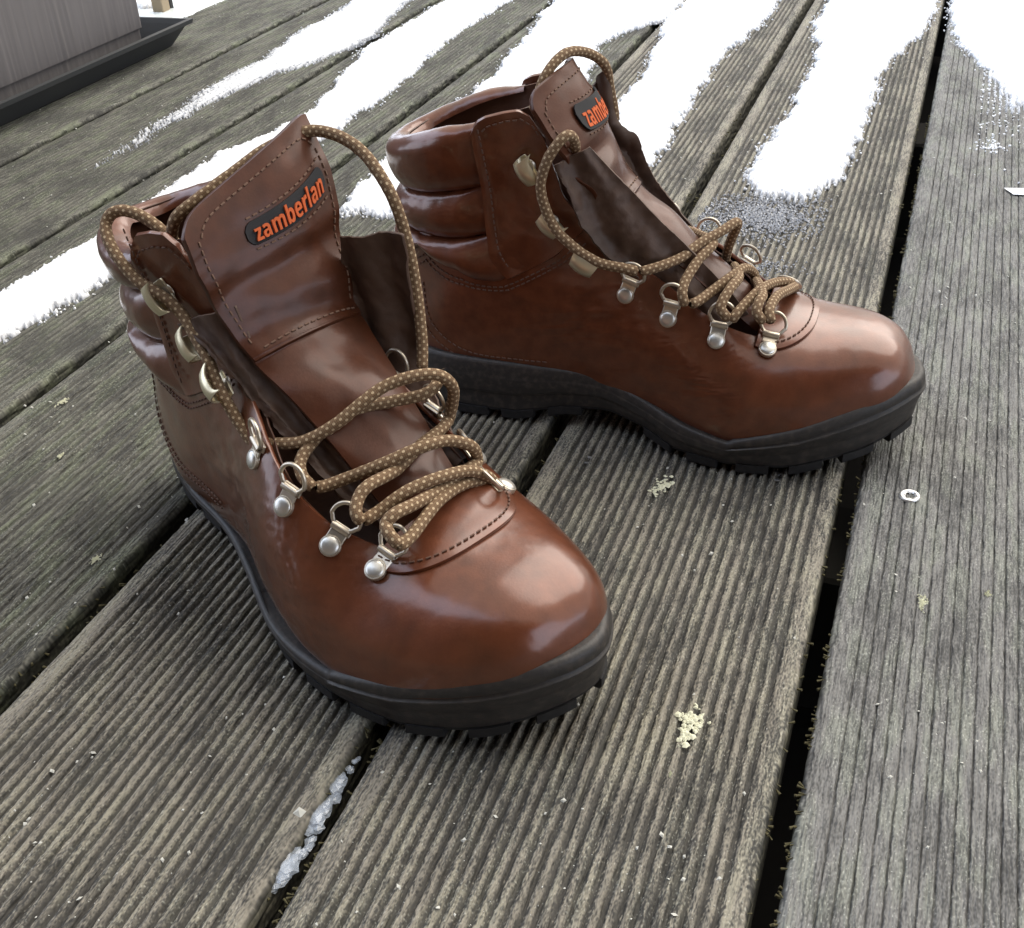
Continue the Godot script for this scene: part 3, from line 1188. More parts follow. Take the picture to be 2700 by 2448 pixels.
func make_hook(boot: Node3D, s: float, th: float, sg: float):
	var fr := frame(s, th, sg, 3.4)
	var p: Vector3 = fr.p
	var n: Vector3 = fr.n
	var f: Vector3 = fr.f
	var g: Vector3 = fr.g
	var P := PackedVector3Array()
	var nu := 22
	var nv := 11
	var r := 5.2
	for i in nu:
		var a := lerpf(-1.9, 2.05, i / (nu - 1.0))
		for j in nv:
			var y := 2.0 * j / (nv - 1) - 1.0
			var hw := 5.7 + 0.9 * smoothstep(0.8, 2.05, a)
			var dish := 1.0 - 0.2 * y * y
			var horn := 2.4 * smoothstep(1.2, 2.05, a) * y * y * y * y
			P.append(p + n * (r + r * sin(a) * (1.02 - 0.22 * y * y * smoothstep(-0.5, 0.5, a))) - g * (r * cos(a) * dish * 1.1 - horn * 1.4 - 1.5) + f * y * hw)
	var b := buf()
	var side := 1.0
	var tn := (P[nv * 12] - P[nv * 10]).cross(P[nv * 11 + 1] - P[nv * 11])
	if tn.dot(-g) < 0.0:
		side = -1.0
	add_shell(b, P, nu, nv, side, 0.8)
	var o := part("lace_hook", b, M["brass"], boot)
	var rb := buf()
	dome(rb, p + g * 1.0, n, f, 3.4, 1.2)
	part("rivet", rb, M["steel"], o)

func V(a: Array) -> Array:
	var o := []
	for q in a:
		o.append(Vector3(q[0], q[1], q[2]))
	return o

func flap(boot: Node3D, outer: Array, inner: Array, sd: float, lift: float, called := "gusset"):
	var o := V(outer)
	var n := V(inner)
	var nu := 60
	var nv := 22
	var P := PackedVector3Array()
	for i in nu:
		var t := i / (nu - 1.0)
		var a: Vector3 = cr(o, t * (o.size() - 1))
		var c: Vector3 = cr(n, t * (n.size() - 1))
		for j in nv:
			var q := j / (nv - 1.0)
			var p := a.lerp(c, q)
			p += Vector3(0.25, 0.7, 0.0) * ((2.2 * nz.get_noise_3d(p.x * 1.8 + sd, p.y * 1.8, p.z * 1.8) + 1.1 * nz.get_noise_3d(p.x * 5.0, p.y * 5.0 + sd, p.z * 5.0)) * (1.0 - 0.8 * q) - 3.0 * sin(PI * q) * smoothstep(0.0, 0.25, t) + lift * q)
			P.append(p)
	var b := buf()
	var tn := (P[nv] - P[0]).cross(P[1] - P[0])
	P = offset_grid(P, nu, nv, 1.0, func(p, k): return (0.25 + 0.75 * smoothstep(0.0, 0.15, float(k / nv) / nu)) * 1.3 * nz.get_noise_3d(p.x * 2.6 + sd, p.y * 2.6, p.z * 4.0) + 0.45 * nz.get_noise_3d(p.x * 6.5, p.y * 6.5 + sd, p.z * 9.0) + 1.6 * sin(float(k % nv) / nv * 9.0 + float(k / nv) / nu * 4.0 + sd) * smoothstep(0.0, 0.3, 1.0 - float(k % nv) / nv))
	add_shell(b, P, nu, nv, 1.0 if tn.y > 0 else -1.0, 1.3, PackedVector2Array(), colors_of(P, sd))
	part(called, b, M["leather_dark"], boot)

func cords(boot: Node3D, strands: Array):
	var b := buf()
	for s in strands:
		add_tube(b, smooth_path(V(s), 1.2), 2.35, 14, false, 0.18)
	var o := part("lace", b, M["lace"], boot)
	# loose fibres
	var fb := buf()
	for s in strands:
		var pts := smooth_path(V(s), 4.0)
		for p in pts:
			if rng.randf() < 0.22:
				var d := Vector3(rng.randf() - 0.5, rng.randf() - 0.2, rng.randf() - 0.5).normalized()
				var q := d.cross(Vector3(rng.randf() - 0.5, rng.randf() - 0.5, rng.randf() - 0.5)).normalized()
				add_tube(fb, [p + d * 2.2, p + d * 3.0 + q * 0.4, p + d * 3.8 + q * 1.3], 0.07, 4)
	var fo := part("lace_fuzz", fb, M["lace"], o)
	fo.set_meta("kind", "stuff")

func make_boot(called: String, label: String, sg: float, at: Vector3, deg: float, pose: Dictionary, rings: Array, hooks: Array) -> Node3D:
	var boot := thing(called, label, "boot", "pair of brown hiking boots")
	boot.position = at
	boot.rotation_degrees.y = -deg
	make_sole(boot, sg)
	make_upper(boot, sg, pose.sd, pose.sag)
	make_tongue(boot, sg, pose)
	for m in [-1.0, 1.0]:
		for r in rings:
			make_ring(boot, r[0], r[1] * m, sg, r[2])
		for h in hooks:
			make_hook(boot, h[0], h[1] * m, sg)
	return boot

# ---------------------------------------------------------------- scene
func _ready():
	# camera, sky, sun, exposure
	var cam := Camera3D.new()
	cam.name = "camera"
	var r := Vector3(0.93660887, -0.05599321, -0.34587365)
	var u := Vector3(-0.15634228, 0.81663751, -0.55557201)
	cam.transform = Transform3D(Basis(r, u, r.cross(u)), Vector3(0.0091319, 0.31705661, 0.0))
	cam.fov = 45.44
	cam.near = 0.02
	cam.far = 400.0
	add_child(cam)
	cam.current = true
	var env := Environment.new()
	env.background_mode = Environment.BG_SKY
	var sky := ProceduralSkyMaterial.new()
	sky.sky_top_color = Color(0.82, 0.88, 0.98)
	sky.sky_horizon_color = Color(0.91, 0.94, 1.0)
	sky.sky_curve = 0.3
	sky.ground_bottom_color = Color(0.35, 0.33, 0.32)
	sky.ground_horizon_color = Color(0.6, 0.6, 0.6)
	sky.sun_angle_max = 1.0
	env.sky = Sky.new()
	env.sky.sky_material = sky
	env.background_energy_multiplier = 1.0
	env.tonemap_mode = Environment.TONE_MAPPER_LINEAR
	env.tonemap_exposure = 3.1
	env.sdfgi_enabled = true
	env.ssao_enabled = true
	env.ssil_enabled = true
	var we := WorldEnvironment.new()
	we.name = "environment"
	we.environment = env
	add_child(we)
	var sun := DirectionalLight3D.new()
	sun.name = "sun"
	sun.light_color = Color(1.0, 0.975, 0.94)
	sun.light_energy = 0.36
	sun.light_angular_distance = 62.0
	sun.shadow_enabled = true
	add_child(sun)
	sun.look_at_from_position(Vector3(0.5, 1.3, -1.1), Vector3.ZERO)

	rng.seed = 7
	nz.seed = 3
	nz.frequency = 0.03
	nz.fractal_octaves = 3
	for q in SEC:
		SA.append(PackedFloat32Array(q))
	make_materials()
	build_setting()
	build_boots()
	build_small_things()

func build_setting():
	var gb := buf()
	quad(gb, Vector3(-150, -0.14, -150), Vector3(150, -0.14, -150), Vector3(150, -0.14, 150), Vector3(-150, -0.14, 150), Vector3(0, -5, 0), Color.WHITE, 1.0)
	var ground := part("ground", gb, mat(Color(0.05, 0.045, 0.04), 0.95), self)
	ground.set_meta("kind", "structure")
	# unseen wall and eaves, added behind the camera to shade the boots
	var added_house := thing("added_house", "added dark timber wall with deep eaves, unseen behind the viewer, shading the boots", "added_house")
	var hb := buf()
	add_box(hb, Vector3(-0.5, 1.35, 2.4), Vector3.RIGHT, Vector3.UP, Vector3.BACK, Vector3(4.0, 1.5, 0.1), 0.01, Color.WHITE, 1.0)
	part("wall", hb, mat(Color(0.16, 0.11, 0.075), 0.8), added_house)
	var eb := buf()
	add_box(eb, Vector3(-0.5, 2.6, 1.65), Vector3.RIGHT, Vector3(0, 0.96, -0.28).normalized(), Vector3(0, 0.28, 0.96).normalized(), Vector3(4.3, 0.06, 1.0), 0.01, Color.WHITE, 1.0)
	part("added_roof", eb, mat(Color(0.12, 0.09, 0.07), 0.8), added_house)
	var deck := Node3D.new()
	deck.name = "deck"
	deck.set_meta("kind", "structure")
	add_child(deck)
	var looks := [["wood_grey", 0.55], ["wood_worn", 1.0], ["wood_worn", 1.0], ["wood_dark", 0.7], ["wood_dark", 0.55], ["wood_dark", 0.45], ["wood_dark", 0.35], ["wood_grey", 0.6], ["wood_dark", 0.6], ["wood_dark", 0.6]]
	for k in looks.size():
		plank(deck, -150.0 * k, 142.0, looks[k][0], 3 + k, 260.0, -2600.0, looks[k][1])
	for k in 4:
		plank(deck, 150.0 + 150.0 * k, 142.0, "wood_grey", 40 + k, 260.0, -2600.0, 0.6)
	for z in [-0.44, -1.04, -1.64, -2.24, 0.16]:
		var jb := buf()
		add_box(jb, Vector3(-0.6, -0.075, z), Vector3.RIGHT, Vector3.UP, Vector3.BACK, Vector3(0.95, 0.044, 0.03), 0.002, Color.WHITE, 1.0)
		part("joist", jb, mat(Color(0.03, 0.027, 0.022), 0.9), deck)

	snow_patch("snow_patch", "thin tapering strip of snow just right of the planter tray", [[-700, -672, -655], [-740, -674, -652], [-780, -683, -646], [-830, -688, -652], [-880, -691, -650], [-930, -694, -646], [-1000, -699, -642], [-1060, -692, -620], [-1110, -701, -607], [-1170, -708, -604], [-1240, -705, -624], [-1335, -713, -638], [-1600, -730, -640], [-1680, -705, -655]], 1, 620.0, -750.0, "snow", 1.4, 2.2, 3.6)
	snow_patch("snow_patch", "long snow strip running behind the tall tongue of the nearer boot", [[-440, -566, -524], [-490, -567, -509], [-530, -566, -508], [-600, -562, -492], [-700, -565, -489], [-790, -568, -494], [-830, -553, -497], [-905, -546, -497], [-960, -557, -493], [-1050, -577, -503], [-1110, -594, -510], [-1230, -590, -512], [-1620, -590, -505], [-1720, -565, -530]], 2, 0.0, -600.0)
	snow_patch("snow_patch", "snow strip between the two boots reaching behind the farther boot", [[-690, -405, -322], [-730, -411, -318], [-800, -418, -310], [-940, -414, -310], [-1025, -414, -318], [-1110, -423, -330], [-1165, -428, -343], [-1223, -434, -329], [-1250, -440, -309], [-1290, -446, -298], [-1400, -460, -296], [-1640, -445, -300], [-1730, -405, -340]], 4, 0.0, -450.0)
	snow_patch("snow_patch", "snow strip right behind the collar and tongue of the farther boot", [[-790, -232, -206], [-830, -240, -199], [-895, -250, -201], [-970, -268, -203], [-1010, -268, -204], [-1070, -266, -206], [-1111, -273, -209], [-1186, -282, -201], [-1240, -294, -193], [-1300, -295, -189], [-1371, -292, -190], [-1590, -285, -185], [-1690, -255, -205]], 5, 0.0, -300.0)
	snow_patch("snow_patch", "snow tongue ending in grey ice grains beyond the toe of the farther boot", [[-770, -112, -70], [-793, -121, -62], [-825, -124, -56], [-865, -125, -56], [-900, -118, -51], [-967, -116, -50], [-1023, -115, -51], [-1080, -115, -50], [-1135, -112, -48], [-1197, -118, -36], [-1240, -130, -27], [-1310, -134, -16], [-1400, -133, -17], [-1640, -130, -20], [-1740, -95, -50]], 6, 60.0, -150.0)
	snow_patch("snow_patch", "patchy snow at the right edge, thinning into white streaks along the grooves", [[-1000, 46, 120], [-1072, 42, 125], [-1120, 39, 130], [-1163, 30, 135], [-1210, 16, 136], [-1266, 5, 137], [-1400, -2, 138], [-1600, 5, 135], [-1700, 45, 110]], 7, 190.0, 0.0)
	snow_patch("snow_patch", "wet melting snow on the board behind the dark planter tray", [[-1112, -1040, -900], [-1200, -1040, -897], [-1300, -1040, -896], [-1560, -1035, -905], [-1620, -1000, -930]], 8, 0.0, -1050.0, "wet_snow", 2.4, 2.0)
	snow_patch("snow_patch", "deep white snow farthest to the left, beyond the planter", [[-1240, -1345, -958], [-1500, -1345, -962], [-1900, -1345, -960]], 9, 0.0, -1200.0, "snow", 3.0, 7.0)

func build_boots():
	# nearer boot: a right boot, medial side is its left
	var front := make_boot("hiking_boot", "nearer brown leather boot with upright tongue, toe pointing toward the viewer", -1.0, Vector3(-0.3082, 0.0, -0.3727), 24.5, {"tilt": 14.5, "fwd": 5.0, "shift": 3.5, "bow": -4.0, "lean": Vector2(0, 1.5), "sd": 1.0, "sag": 0.9, "wide": 1.15, "roll": 0.0, "roll_med": 0.34, "label_a": Vector2(-0.36, 0.80), "label_b": Vector2(0.804, 0.868), "text_dir": 1.0}, [[7.75, 2.0, 0.0], [6.68, 2.13, 0.0], [5.68, 2.28, 0.0], [4.9, 2.42, 1.2]], [[13.1, 1.92], [10.9, 2.08], [9.3, 2.1]])
	cords(front, [
		[[194, 74, 33], [193, 73, 26], [186, 74, 6], [182, 71, -10], [180, 65, -22], [178, 57, -29]],
		[[196, 75, 33], [191, 78, 33], [187, 79, 31], [187, 81, 26], [185, 78, 14], [181, 74, -4], [176, 71, -20], [173, 68, -26]],
		[[179, 56, -29], [182, 66, -24], [182, 75, -14], [182, 80, 0], [179, 80, 14], [176, 76, 26], [176, 76, 33]],
		[[177, 76, 34], [174, 79, 34], [171, 82, 30], [170, 84, 24], [168, 82, 10], [163, 82, -6], [158, 80, -22], [155, 80, -28]],
		[[171, 67, -28], [175, 79, -22], [173, 86, -12], [171, 88, 0], [165, 85, 12], [156, 80, 22], [151, 78, 30], [150, 79, 34]],
		[[150, 79, 35], [144, 82, 35], [139, 84, 32], [137, 87, 26], [138, 92, 16], [143, 96, 4], [149, 96, -8], [155, 97, -16], [156, 98, -22], [152, 98, -28], [146, 94, -32]],
		[[154, 77, -28], [156, 86, -30], [160, 97, -28], [160, 105, -22], [156, 107, -14], [150, 105, -4], [147, 101, 6], [143, 95, 16], [135, 89, 26], [126, 87, 32], [122, 87, 34]],
		[[122, 87, 35], [116, 84, 36], [106, 91, 36], [97, 103, 36], [92, 112, 35], [85, 118, 34], [76, 125, 33], [69, 130, 34], [62, 133, 36], [55, 136, 38], [47, 142, 39], [39, 148, 38], [34, 153, 35], [36, 157, 31], [42, 157, 27], [50, 154, 24], [59, 147, 21], [62, 136, 16]],
		[[58, 146, 22], [65, 158, 21], [69, 164, 12], [71, 170, -4], [74, 176, -20], [83, 180, -35], [101, 176, -41], [118, 163, -41], [124, 145, -42], [128, 124, -41], [133, 104, -37], [136, 94, -33]]])
	flap(front, [[76, 123, 36], [97, 117, 34], [111, 102, 31], [127, 89, 29], [147, 77, 27], [169, 68, 24]], [[103, 136, 25], [110, 117, 23], [125, 100, 21], [147, 84, 18], [166, 70, 15], [178, 58, 14]], 3.0, -2.5)
	flap(front, [[131, 150, -37], [130, 123, -38], [132, 96, -38], [146, 78, -32], [165, 66, -28]], [[104, 148, -27], [104, 125, -26], [120, 92, -24], [138, 72, -20], [160, 60, -16]], 5.0, -5.0)
	# farther boot: a left boot, medial side is its right
	var back := make_boot("hiking_boot", "farther brown leather boot seen from its side, toe pointing right", 1.0, Vector3(-0.235, 0.0, -0.487), 0.0, {"tilt": -5.0, "fwd": -9.0, "shift": -2.0, "bow": 3.0, "lean": Vector2(-5, -2), "sd": 50.0, "sag": 0.0, "wide": 0.9, "roll": 0.8, "roll_med": 0.0, "label_a": Vector2(0.42, -0.9), "label_b": Vector2(0.785, 0.88), "text_dir": 1.0}, [[7.86, 1.9, 0.0], [6.9, 1.96, 0.0], [5.82, 2.17, 0.0], [4.8, 2.46, 1.2]], [[13.25, 2.07], [10.65, 2.12], [9.0, 2.02]])
	cords(back, [
		[[187, 75, 33], [185, 79, 28], [186, 79, 14], [189, 74, -4], [190, 68, -20], [187, 60, -28]],
		[[184, 75, 33], [180, 79, 32], [180, 82, 27], [180, 81, 18], [175, 78, 0], [170, 67, -24]],
		[[169, 74, 34], [171, 77, 31], [174, 79, 22], [178, 80, 10], [182, 76, -6], [188, 70, -20], [188, 60, -28]],
		[[168, 75, 34], [164, 79, 33], [164, 82, 30], [166, 85, 22], [167, 84, 8], [160, 76, -20]],
		[[150, 81, 35], [153, 81, 31], [157, 82, 22], [163, 84, 10], [167, 82, -6], [170, 74, -18], [171, 63, -28]],
		[[148, 80, 35], [146, 85, 34], [146, 89, 28], [149, 94, 16], [153, 97, 2], [144, 93, -14], [134, 89, -28]],
		[[126, 94, 34], [134, 95, 28], [142, 96, 18], [148, 99, 8], [156, 101, -4], [160, 102, -12], [161, 100, -15], [158, 91, -19], [156, 84, -22], [154, 75, -28]],
		[[125, 94, 34], [119, 96, 36], [109, 98, 38], [102, 101, 38], [97, 104, 38], [88, 112, 38], [83, 122, 38], [81, 133, 38], [84, 144, 37], [89, 152, 34], [92, 154, 30], [93, 149, 24], [91, 138, 18]],
		[[68, 152, 15], [71, 164, 9], [74, 173, 2], [79, 178, -9], [85, 175, -22], [91, 167, -31], [92, 154, -36], [93, 146, -38], [94, 138, -38]]])
	flap(back, [[85, 140, 31], [91, 129, 32], [98, 114, 32], [106, 102, 30], [120, 90, 28], [140, 78, 27], [160, 68, 25]], [[98, 142, 23], [109, 130, 21], [121, 117, 19], [132, 106, 18], [144, 94, 16], [158, 80, 15], [172, 64, 14]], 7.0, 6.5)
	flap(back, [[91, 166, -33], [95, 139, -36], [105, 131, -38], [110, 119, -37], [117, 108, -37], [127, 97, -36], [142, 82, -32]], [[82, 154, -33], [87, 132, -31], [97, 117, -29], [106, 104, -27], [116, 94, -25], [128, 82, -23], [142, 68, -20]], 9.0, 0.0)

func lichen(label: String, x: float, z: float, s: float, sd: int):
	# thin irregular flakes that branch outwards
	var b := buf()
	rng.seed = sd
	var lobes := 9 + rng.randi() % 4
	for l in lobes:
		var dirn := TAU * (l + rng.randf() * 0.7) / lobes
		var at := Vector2(x, z)
		var reach := s * rng.randf_range(0.45, 1.15)
		var run := 0.0
		while run < reach:
			var q := s * rng.randf_range(0.06, 0.15)
			var c := Vector3(at.x + rng.randfn(0, 0.09) * s, 0.35 + 0.35 * rng.randf(), at.y + rng.randfn(0, 0.09) * s)
			var pr := []
			var m := 6
			for j in m:
				var e := TAU * j / m
				pr.append(c + Vector3(cos(e) * q * rng.randf_range(0.45, 1.35), -0.15 - 0.3 * rng.randf(), sin(e) * q * rng.randf_range(0.45, 1.35)))
			for j in m:
				tri(b, c + Vector3(0, 0.25, 0), pr[j], pr[(j + 1) % m], c - Vector3(0, 4, 0))
				tri(b, c - Vector3(0, 0.6, 0), pr[j], pr[(j + 1) % m], c + Vector3(0, 4, 0))
			dirn += rng.randfn(0.0, 0.35)
			at += Vector2(cos(dirn) * 0.6, sin(dirn) * 1.1) * q * 1.05
			run += q * 0.9
	tag(part("lichen", b, M["lichen"], self), label, "lichen")

func screw(label: String, x: float, z: float, rad: float, y: float, shiny: bool):
	var t := thing("deck_screw", label, "screw", "screws in the deck boards")
	t.position = Vector3(x, y, z) * 0.001
	var b := buf()
	var P := PackedVector3Array()
	var prof := [[rad, -0.8], [rad, 0.25], [rad * 0.86, 0.62], [rad * 0.55, 0.45], [rad * 0.46, -0.9], [0.02, -1.2]]
	for q in prof:
		for j in 24:
			var a := TAU * j / 24
			var rr: float = q[0]
			if q[1] == -0.9 or q[0] == rad * 0.55:
				rr *= 1.0 + 0.13 * cos(6.0 * a)
			P.append(Vector3(cos(a) * rr, q[1], sin(a) * rr))
	add_grid(b, P, prof.size(), 24, true, 1.0)
	part("head", b, mat(Color(0.75, 0.75, 0.74), 0.35, 0.8) if shiny else mat(Color(0.2, 0.2, 0.2), 0.4, 0.8), t)
	var hb := buf()
	var Q := PackedVector3Array()
	for i in 3:
		for j in 18:
			var a := TAU * j / 18
			var rr: float = [rad * 0.47, rad * 0.45, 0.01][i]
			Q.append(Vector3(cos(a) * rr, [0.1, -0.7, -0.8][i], sin(a) * rr))
	add_grid(hb, Q, 3, 18, true, 1.0)
	part("recess", hb, mat(Color(0.02, 0.018, 0.015), 0.8), t)

func build_small_things():
	# planter in its tray, top left
	var tray := thing("planter_tray", "dark grey flared plastic tray under the large planter", "tray")
	var tb := buf()
	var dk := mat(Color(0.034, 0.036, 0.038), 0.5)
	var ring := func(x1: float, zf: float, y: float) -> Array:      # right edge x1, far end zf; the rest lies outside the picture
		var xl := -1240.0 - (x1 + 828.0)
		var zn := -480.0 - (zf + 1090.0) * 1.0
		return [Vector3(x1, y, zf), Vector3(x1, y, zn), Vector3(xl, y, zn), Vector3(xl, y, zf)]
	var lv := [ring.call(-828.0, -1090.0, 1.0), ring.call(-812.0, -1104.0, 22.0), ring.call(-807.0, -1109.0, 22.5), ring.call(-806.0, -1110.0, 27.0), ring.call(-811.0, -1105.0, 27.5), ring.call(-815.0, -1101.0, 23.0), ring.call(-832.0, -1086.0, 4.0)]
	var ctr := Vector3(-1030, 14, -785)
	for k in lv.size() - 1:
		for q in 4:
			var mid: Vector3 = (lv[k][q] + lv[k + 1][(q + 1) % 4]) * 0.5
			var ins: Vector3 = ctr if k < 3 else (mid + (mid - ctr) * 0.5 - Vector3(0, 40, 0))
			quad(tb, lv[k][q], lv[k][(q + 1) % 4], lv[k + 1][(q + 1) % 4], lv[k + 1][q], ins)
	quad(tb, lv[6][0], lv[6][1], lv[6][2], lv[6][3], Vector3(-1030, -50, -785))
	quad(tb, lv[0][0], lv[0][1], lv[0][2], lv[0][3], Vector3(-1030, 50, -785))
	part("tray", tb, dk, tray)
	var pot := thing("planter", "large grey brown ribbed planter standing in its tray at the left", "planter")
	var pm := mat(Color(0.150, 0.138, 0.136), 0.6)
	pm.vertex_color_use_as_albedo = true
	var pc := PackedColorArray()
	var pb := buf()
	var fl := FastNoiseLite.new()
	fl.seed = 12
	fl.frequency = 1.0
	# ribbed walls, slightly flared
	var edge := []
	var zc := -1082.0
	while zc < -505.0:
		edge.append([Vector2(-858, zc), Vector2(1, 0)])
		zc += 2.2
	var loop := []
	for e in edge:
		loop.append(e)
	loop.append([Vector2(-862, -500), Vector2(0.7, 0.7)])
	loop.append([Vector2(-1210, -500), Vector2(-0.7, 0.7)])
	loop.append([Vector2(-1210, -1086), Vector2(-0.7, -0.7)])
	loop.append([Vector2(-862, -1086), Vector2(0.7, -0.7)])
	var P := PackedVector3Array()
	var ysteps := [5.0, 22.0, 22.6, 60.0, 110.0, 180.0, 300.0, 420.0, 421.0]
	for y in ysteps:
		for e in loop:
			var flare: float = y * 0.03 + (0.0 if y > 22.3 else -4.0)
			var rb := fl.get_noise_2d(e[0].y * 0.22, y * 0.004) * 1.2
			var q: Vector2 = e[0] + e[1] * (flare + rb)
			if y == 421.0:
				q = Vector2(-1035, -790) + (q - Vector2(-1035, -790)) * 0.88
			var st := 0.92 + 0.14 * fl.get_noise_2d(e[0].y * 0.12, y * 0.006) + 0.08 * fl.get_noise_2d(e[0].y * 0.5, y * 0.02)
			pc.append(Color(st, st, st))
			P.append(Vector3(q.x, y, q.y))
	add_grid(pb, P, ysteps.size(), loop.size(), true, 1.0, PackedVector2Array(), pc)
	part("wall", pb, pm, pot)
	var sb := buf()
	quad(sb, Vector3(-1200, 395, -1080), Vector3(-865, 395, -1080), Vector3(-865, 395, -510), Vector3(-1200, 395, -510), Vector3(-1030, 0, -790))
	part("soil", sb, mat(Color(0.03, 0.024, 0.018), 0.95), pot)
	# beyond the tray: a pale timber post and a dark metal leg
	var post := thing("timber_post", "pale beige timber post standing in snow behind the planter", "post")
	var bb := buf()
	add_box(bb, Vector3(-943, 200, -1236), Vector3.RIGHT, Vector3.UP, Vector3.BACK, Vector3(8, 200, 8), 1.0)
	part("shaft", bb, mat(Color(0.33, 0.26, 0.17), 0.8), post)
	var leg := thing("metal_leg", "thin dark metal leg beside the beige post at the top edge", "leg")
	var gb := buf()
	add_box(gb, Vector3(-939, 200, -1250), Vector3(0.98, 0, 0.2), Vector3.UP, Vector3(-0.2, 0, 0.98), Vector3(3.0, 200, 3.0), 0.8)
	part("shaft", gb, mat(Color(0.02, 0.02, 0.02), 0.5), leg)

	# screws and holes
	screw("bright silver ringed screw head right of the farther boot's toe", 23, -443, 4.6, 0.4, true)
	screw("dull sunken screw just below the farther boot's toe lugs", -37, -443, 4.0, -0.6, false)
	screw("dark rusty screw hole between the two boots", -129, -432, 3.4, -0.9, false)
	# lichen
	lichen("pale green lichen flake between the boots, below the farther sole", -88, -419, 8.0, 101)
	lichen("largest pale lichen crust, on the board right of the nearer toe", -43, -280, 10.0, 102)
	lichen("small pale lichen dot on the right hand board", 33, -370, 4.0, 103)
	lichen("faint lichen fleck farthest right on the grey board", 58, -383, 2.4, 104)
	lichen("tiny white fleck just below the large lichen crust", -44, -254, 1.5, 105)
	lichen("yellowish lichen spot left of the nearer boot's ankle", -431, -405, 4.5, 106)
	lichen("small lichen spot left of the nearer boot's heel", -395, -359, 3.0, 107)
	lichen("pale lichen spot below the gap left of the nearer sole", -322, -294, 3.2, 108)
	# ice shards in the gap in front of the nearer boot
	var line := [Vector3(-155.4, -3.5, -229), Vector3(-156.6, -4, -222), Vector3(-157.4, -4, -215), Vector3(-156.6, -4.5, -209), Vector3(-157.6, -4, -202), Vector3(-156.6, -4.5, -196), Vector3(-155.4, -5, -190), Vector3(-156.8, -4.5, -186), Vector3(-159.4, -3.5, -181), Vector3(-159.6, -4, -177), Vector3(-157.4, -5, -172.5)]
	var wide := [1.2, 2.4, 3.2, 2.2, 3.9, 2.7, 1.7, 2.8, 4.8, 4.2, 1.7]
	rng.seed = 55
	var ib := buf()
	for k in 46:
		var t := k / 45.0 * 10.0
		var c: Vector3 = cr(line, t)
		var w: float = cr(wide, t)
		c += Vector3(rng.randfn(0.0, 0.35) * w, rng.randf_range(-0.6, 0.6), rng.randfn(0.0, 0.5))
		var rx := w * rng.randf_range(0.55, 0.95)
		var rows := []
		var tw := rng.randf() * TAU
		for e in 5:
			var la := lerpf(-PI * 0.5, PI * 0.5, e / 4.0)
			var row := []
			for q in 7:
				var a := TAU * q / 7.0 + tw + e * 0.3
				var jit := rng.randf_range(0.75, 1.2)
				row.append(c + Vector3(cos(a) * cos(la) * rx * jit, sin(la) * rx * 0.55 + (jit - 1.0) * 0.8, sin(a) * cos(la) * rx * 1.25 * jit))
			rows.append(row)
		for e in 4:
			for q in 7:
				quad(ib, rows[e][q], rows[e][(q + 1) % 7], rows[e + 1][(q + 1) % 7], rows[e + 1][q], c)
	tag(part("ice_shard", ib, M["ice"], self), "jagged clear ice shard wedged in the gap below the nearer toe", "ice")
	var cb := buf()
	var lm := lump_mesh(5)
	var chip := MeshInstance3D.new()
	chip.name = "ice_chip"
	chip.mesh = lm
	chip.material_override = M["grit"]
	chip.transform = Transform3D(Basis.from_euler(Vector3(0.2, 0.6, 0.1)).scaled(Vector3(0.0022, 0.002, 0.0024)), Vector3(-0.1625, 0.0, -0.199))
	add_child(chip, true)
	tag(chip, "small white chip beside the ice shard at the board edge", "ice")
	var frag := MeshInstance3D.new()
	frag.name = "snow_crumb"
	frag.mesh = lump_mesh(6, 0.4)
	frag.material_override = M["snow"]
	frag.transform = Transform3D(Basis.from_euler(Vector3(0.0, 0.9, 0.1)).scaled(Vector3(0.013, 0.006, 0.007)), Vector3(0.073, 0.001, -0.832))
	add_child(frag, true)
	tag(frag, "whitish crumb of snow at the right edge of the grey board", "snow")

	# grains of ice beyond the toe, at the end of the snow tongue
	rng.seed = 21
	var xf := []
	for k in 2600:
		var x := -98.0 + rng.randfn(0.0, 20.0)
		var z := -752.0 + rng.randfn(0.0, 19.0)
		if x < -140.0 or x > -54.0:
			continue
		xf.append(grain_at(x * 0.001, 0.0004, z * 0.001, rng.randf_range(0.0005, 0.0012)))
	for k in 160:
		xf.append(grain_at((-80.0 + rng.randfn(0.0, 12.0)) * 0.001, 0.0003, (-670.0 + rng.randfn(0.0, 7.0)) * 0.001, rng.randf_range(0.0005, 0.0011)))
	for k in 90:
		xf.append(grain_at((-136.0 + rng.randfn(0.0, 2.5)) * 0.001, 0.0006, (-735.0 + rng.randfn(0.0, 16.0)) * 0.001, rng.randf_range(0.0006, 0.0014)))
	var ig := multimesh("ice_grains", lump_mesh(8, 0.8), M["ice_grain"], xf)
	tag(ig, "grey glassy ice grains scattered at the end of the snow tongue", "ice")
	# pale specks of grit, frost and lichen everywhere on the boards
	xf = []
	for k in 9500:
		var x := rng.randf_range(-1040.0, 150.0)
		var z := -120.0 - 1300.0 * pow(rng.randf(), 1.7)
		if fposmod(x, 150.0) > 141.0:
			continue
		if nz.get_noise_2d(x * 0.4, z * 0.25) < rng.randf_range(-0.25, 0.3):
			continue
		xf.append(grain_at(x * 0.001, 0.0, z * 0.001, pow(rng.randf(), 3.5) * 0.0010 + 0.0002))
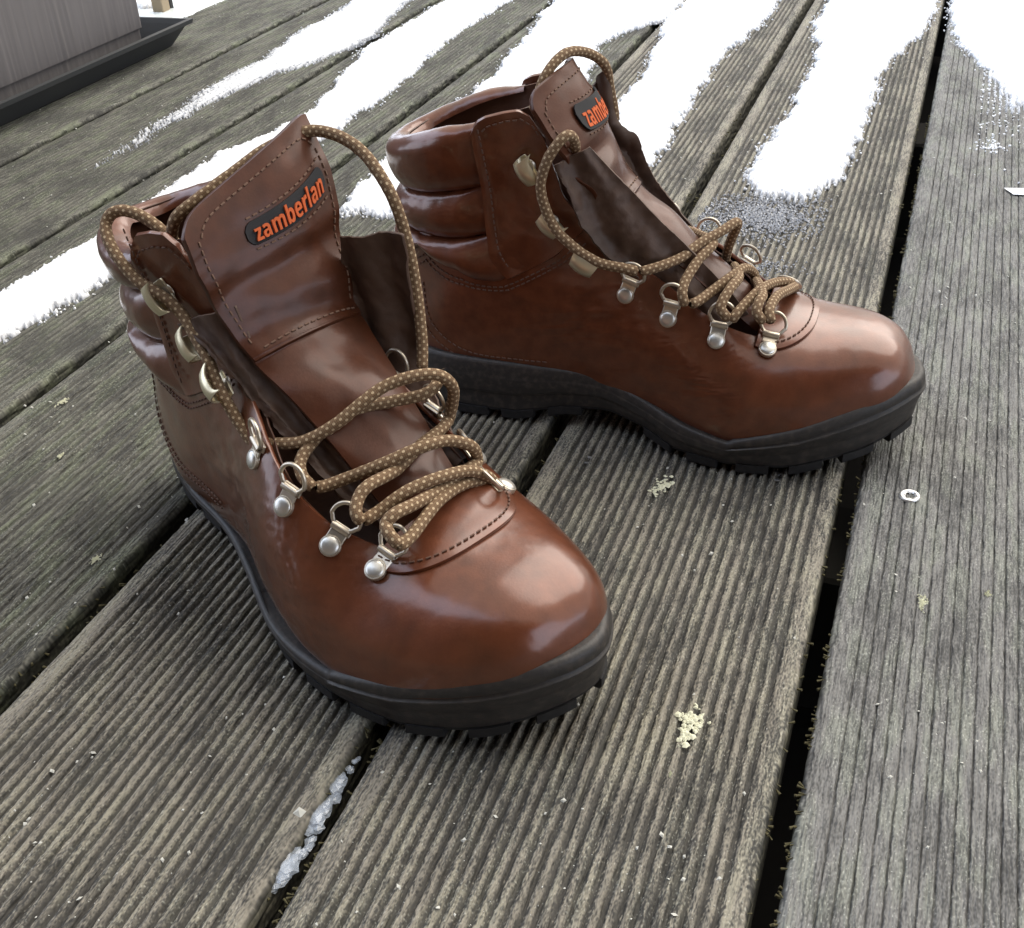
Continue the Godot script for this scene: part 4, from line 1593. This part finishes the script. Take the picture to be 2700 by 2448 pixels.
	var gr := multimesh("grit", lump_mesh(9, 0.5), M["grit"], xf)
	tag(gr, "pale grit and frost specks sprinkled over the weathered boards", "grit")
	# snow crumbs along the melting edges and in the streaks on the right hand board
	xf = edge_grains.duplicate()
	for k in 900:
		var ln := int(rng.randf() * 14.0)
		var x := 40.0 + 6.5 + ln * PITCH * 1.0 - 6.0 + rng.randfn(0.0, 0.7)
		var z := -1080.0 + rng.randfn(0.0, 75.0)
		xf.append(grain_at(x * 0.001, -0.0002, z * 0.001, rng.randf_range(0.0006, 0.0016)))
	for k in 60:
		xf.append(grain_at((50.0 + rng.randfn(0.0, 5.0)) * 0.001, 0.0002, (-925.0 + rng.randfn(0.0, 7.0)) * 0.001, rng.randf_range(0.0005, 0.0016)))
	var sg2 := multimesh("snow_crumbs", lump_mesh(10, 0.7), M["snow"], xf)
	tag(sg2, "loose snow crumbs along the melting snow edges and in the grooves", "snow")
	# frayed moss and fibres along the board edges at the gaps
	xf = []
	for k in 2600:
		var g: float = [0.0, 0.0, 0.0, -150.0, -150.0, -300.0][rng.randi() % 6]
		var z := -100.0 - 900.0 * pow(rng.randf(), 1.4)
		var right := rng.randf() < 0.75
		if nz.get_noise_2d(g * 3.0, z * 0.9) < rng.randf_range(-0.3, 0.35):
			continue
		var x := g + (0.6 if right else -8.4) + rng.randfn(0.0, 0.5)
		var d := -1.0 if right else 1.0
		var bs := Basis(Vector3(0, 0, 1), d * rng.randf_range(0.9, 2.0)) * Basis(Vector3.UP, rng.randf() * TAU)
		bs = bs.rotated(Vector3.UP, rng.randf_range(-0.8, 0.8)).scaled(Vector3.ONE * rng.randf_range(0.0007, 0.0021))
		xf.append(Transform3D(bs, Vector3(x * 0.001, -0.001 - 0.004 * rng.randf(), z * 0.001)))
	var cone := CylinderMesh.new()
	cone.top_radius = 0.03
	cone.bottom_radius = 0.32
	cone.height = 2.0
	cone.radial_segments = 5
	cone.rings = 1
	var ms := multimesh("moss", cone, M["moss"], xf)
	tag(ms, "tiny brownish moss tufts fraying along the board edges", "moss")
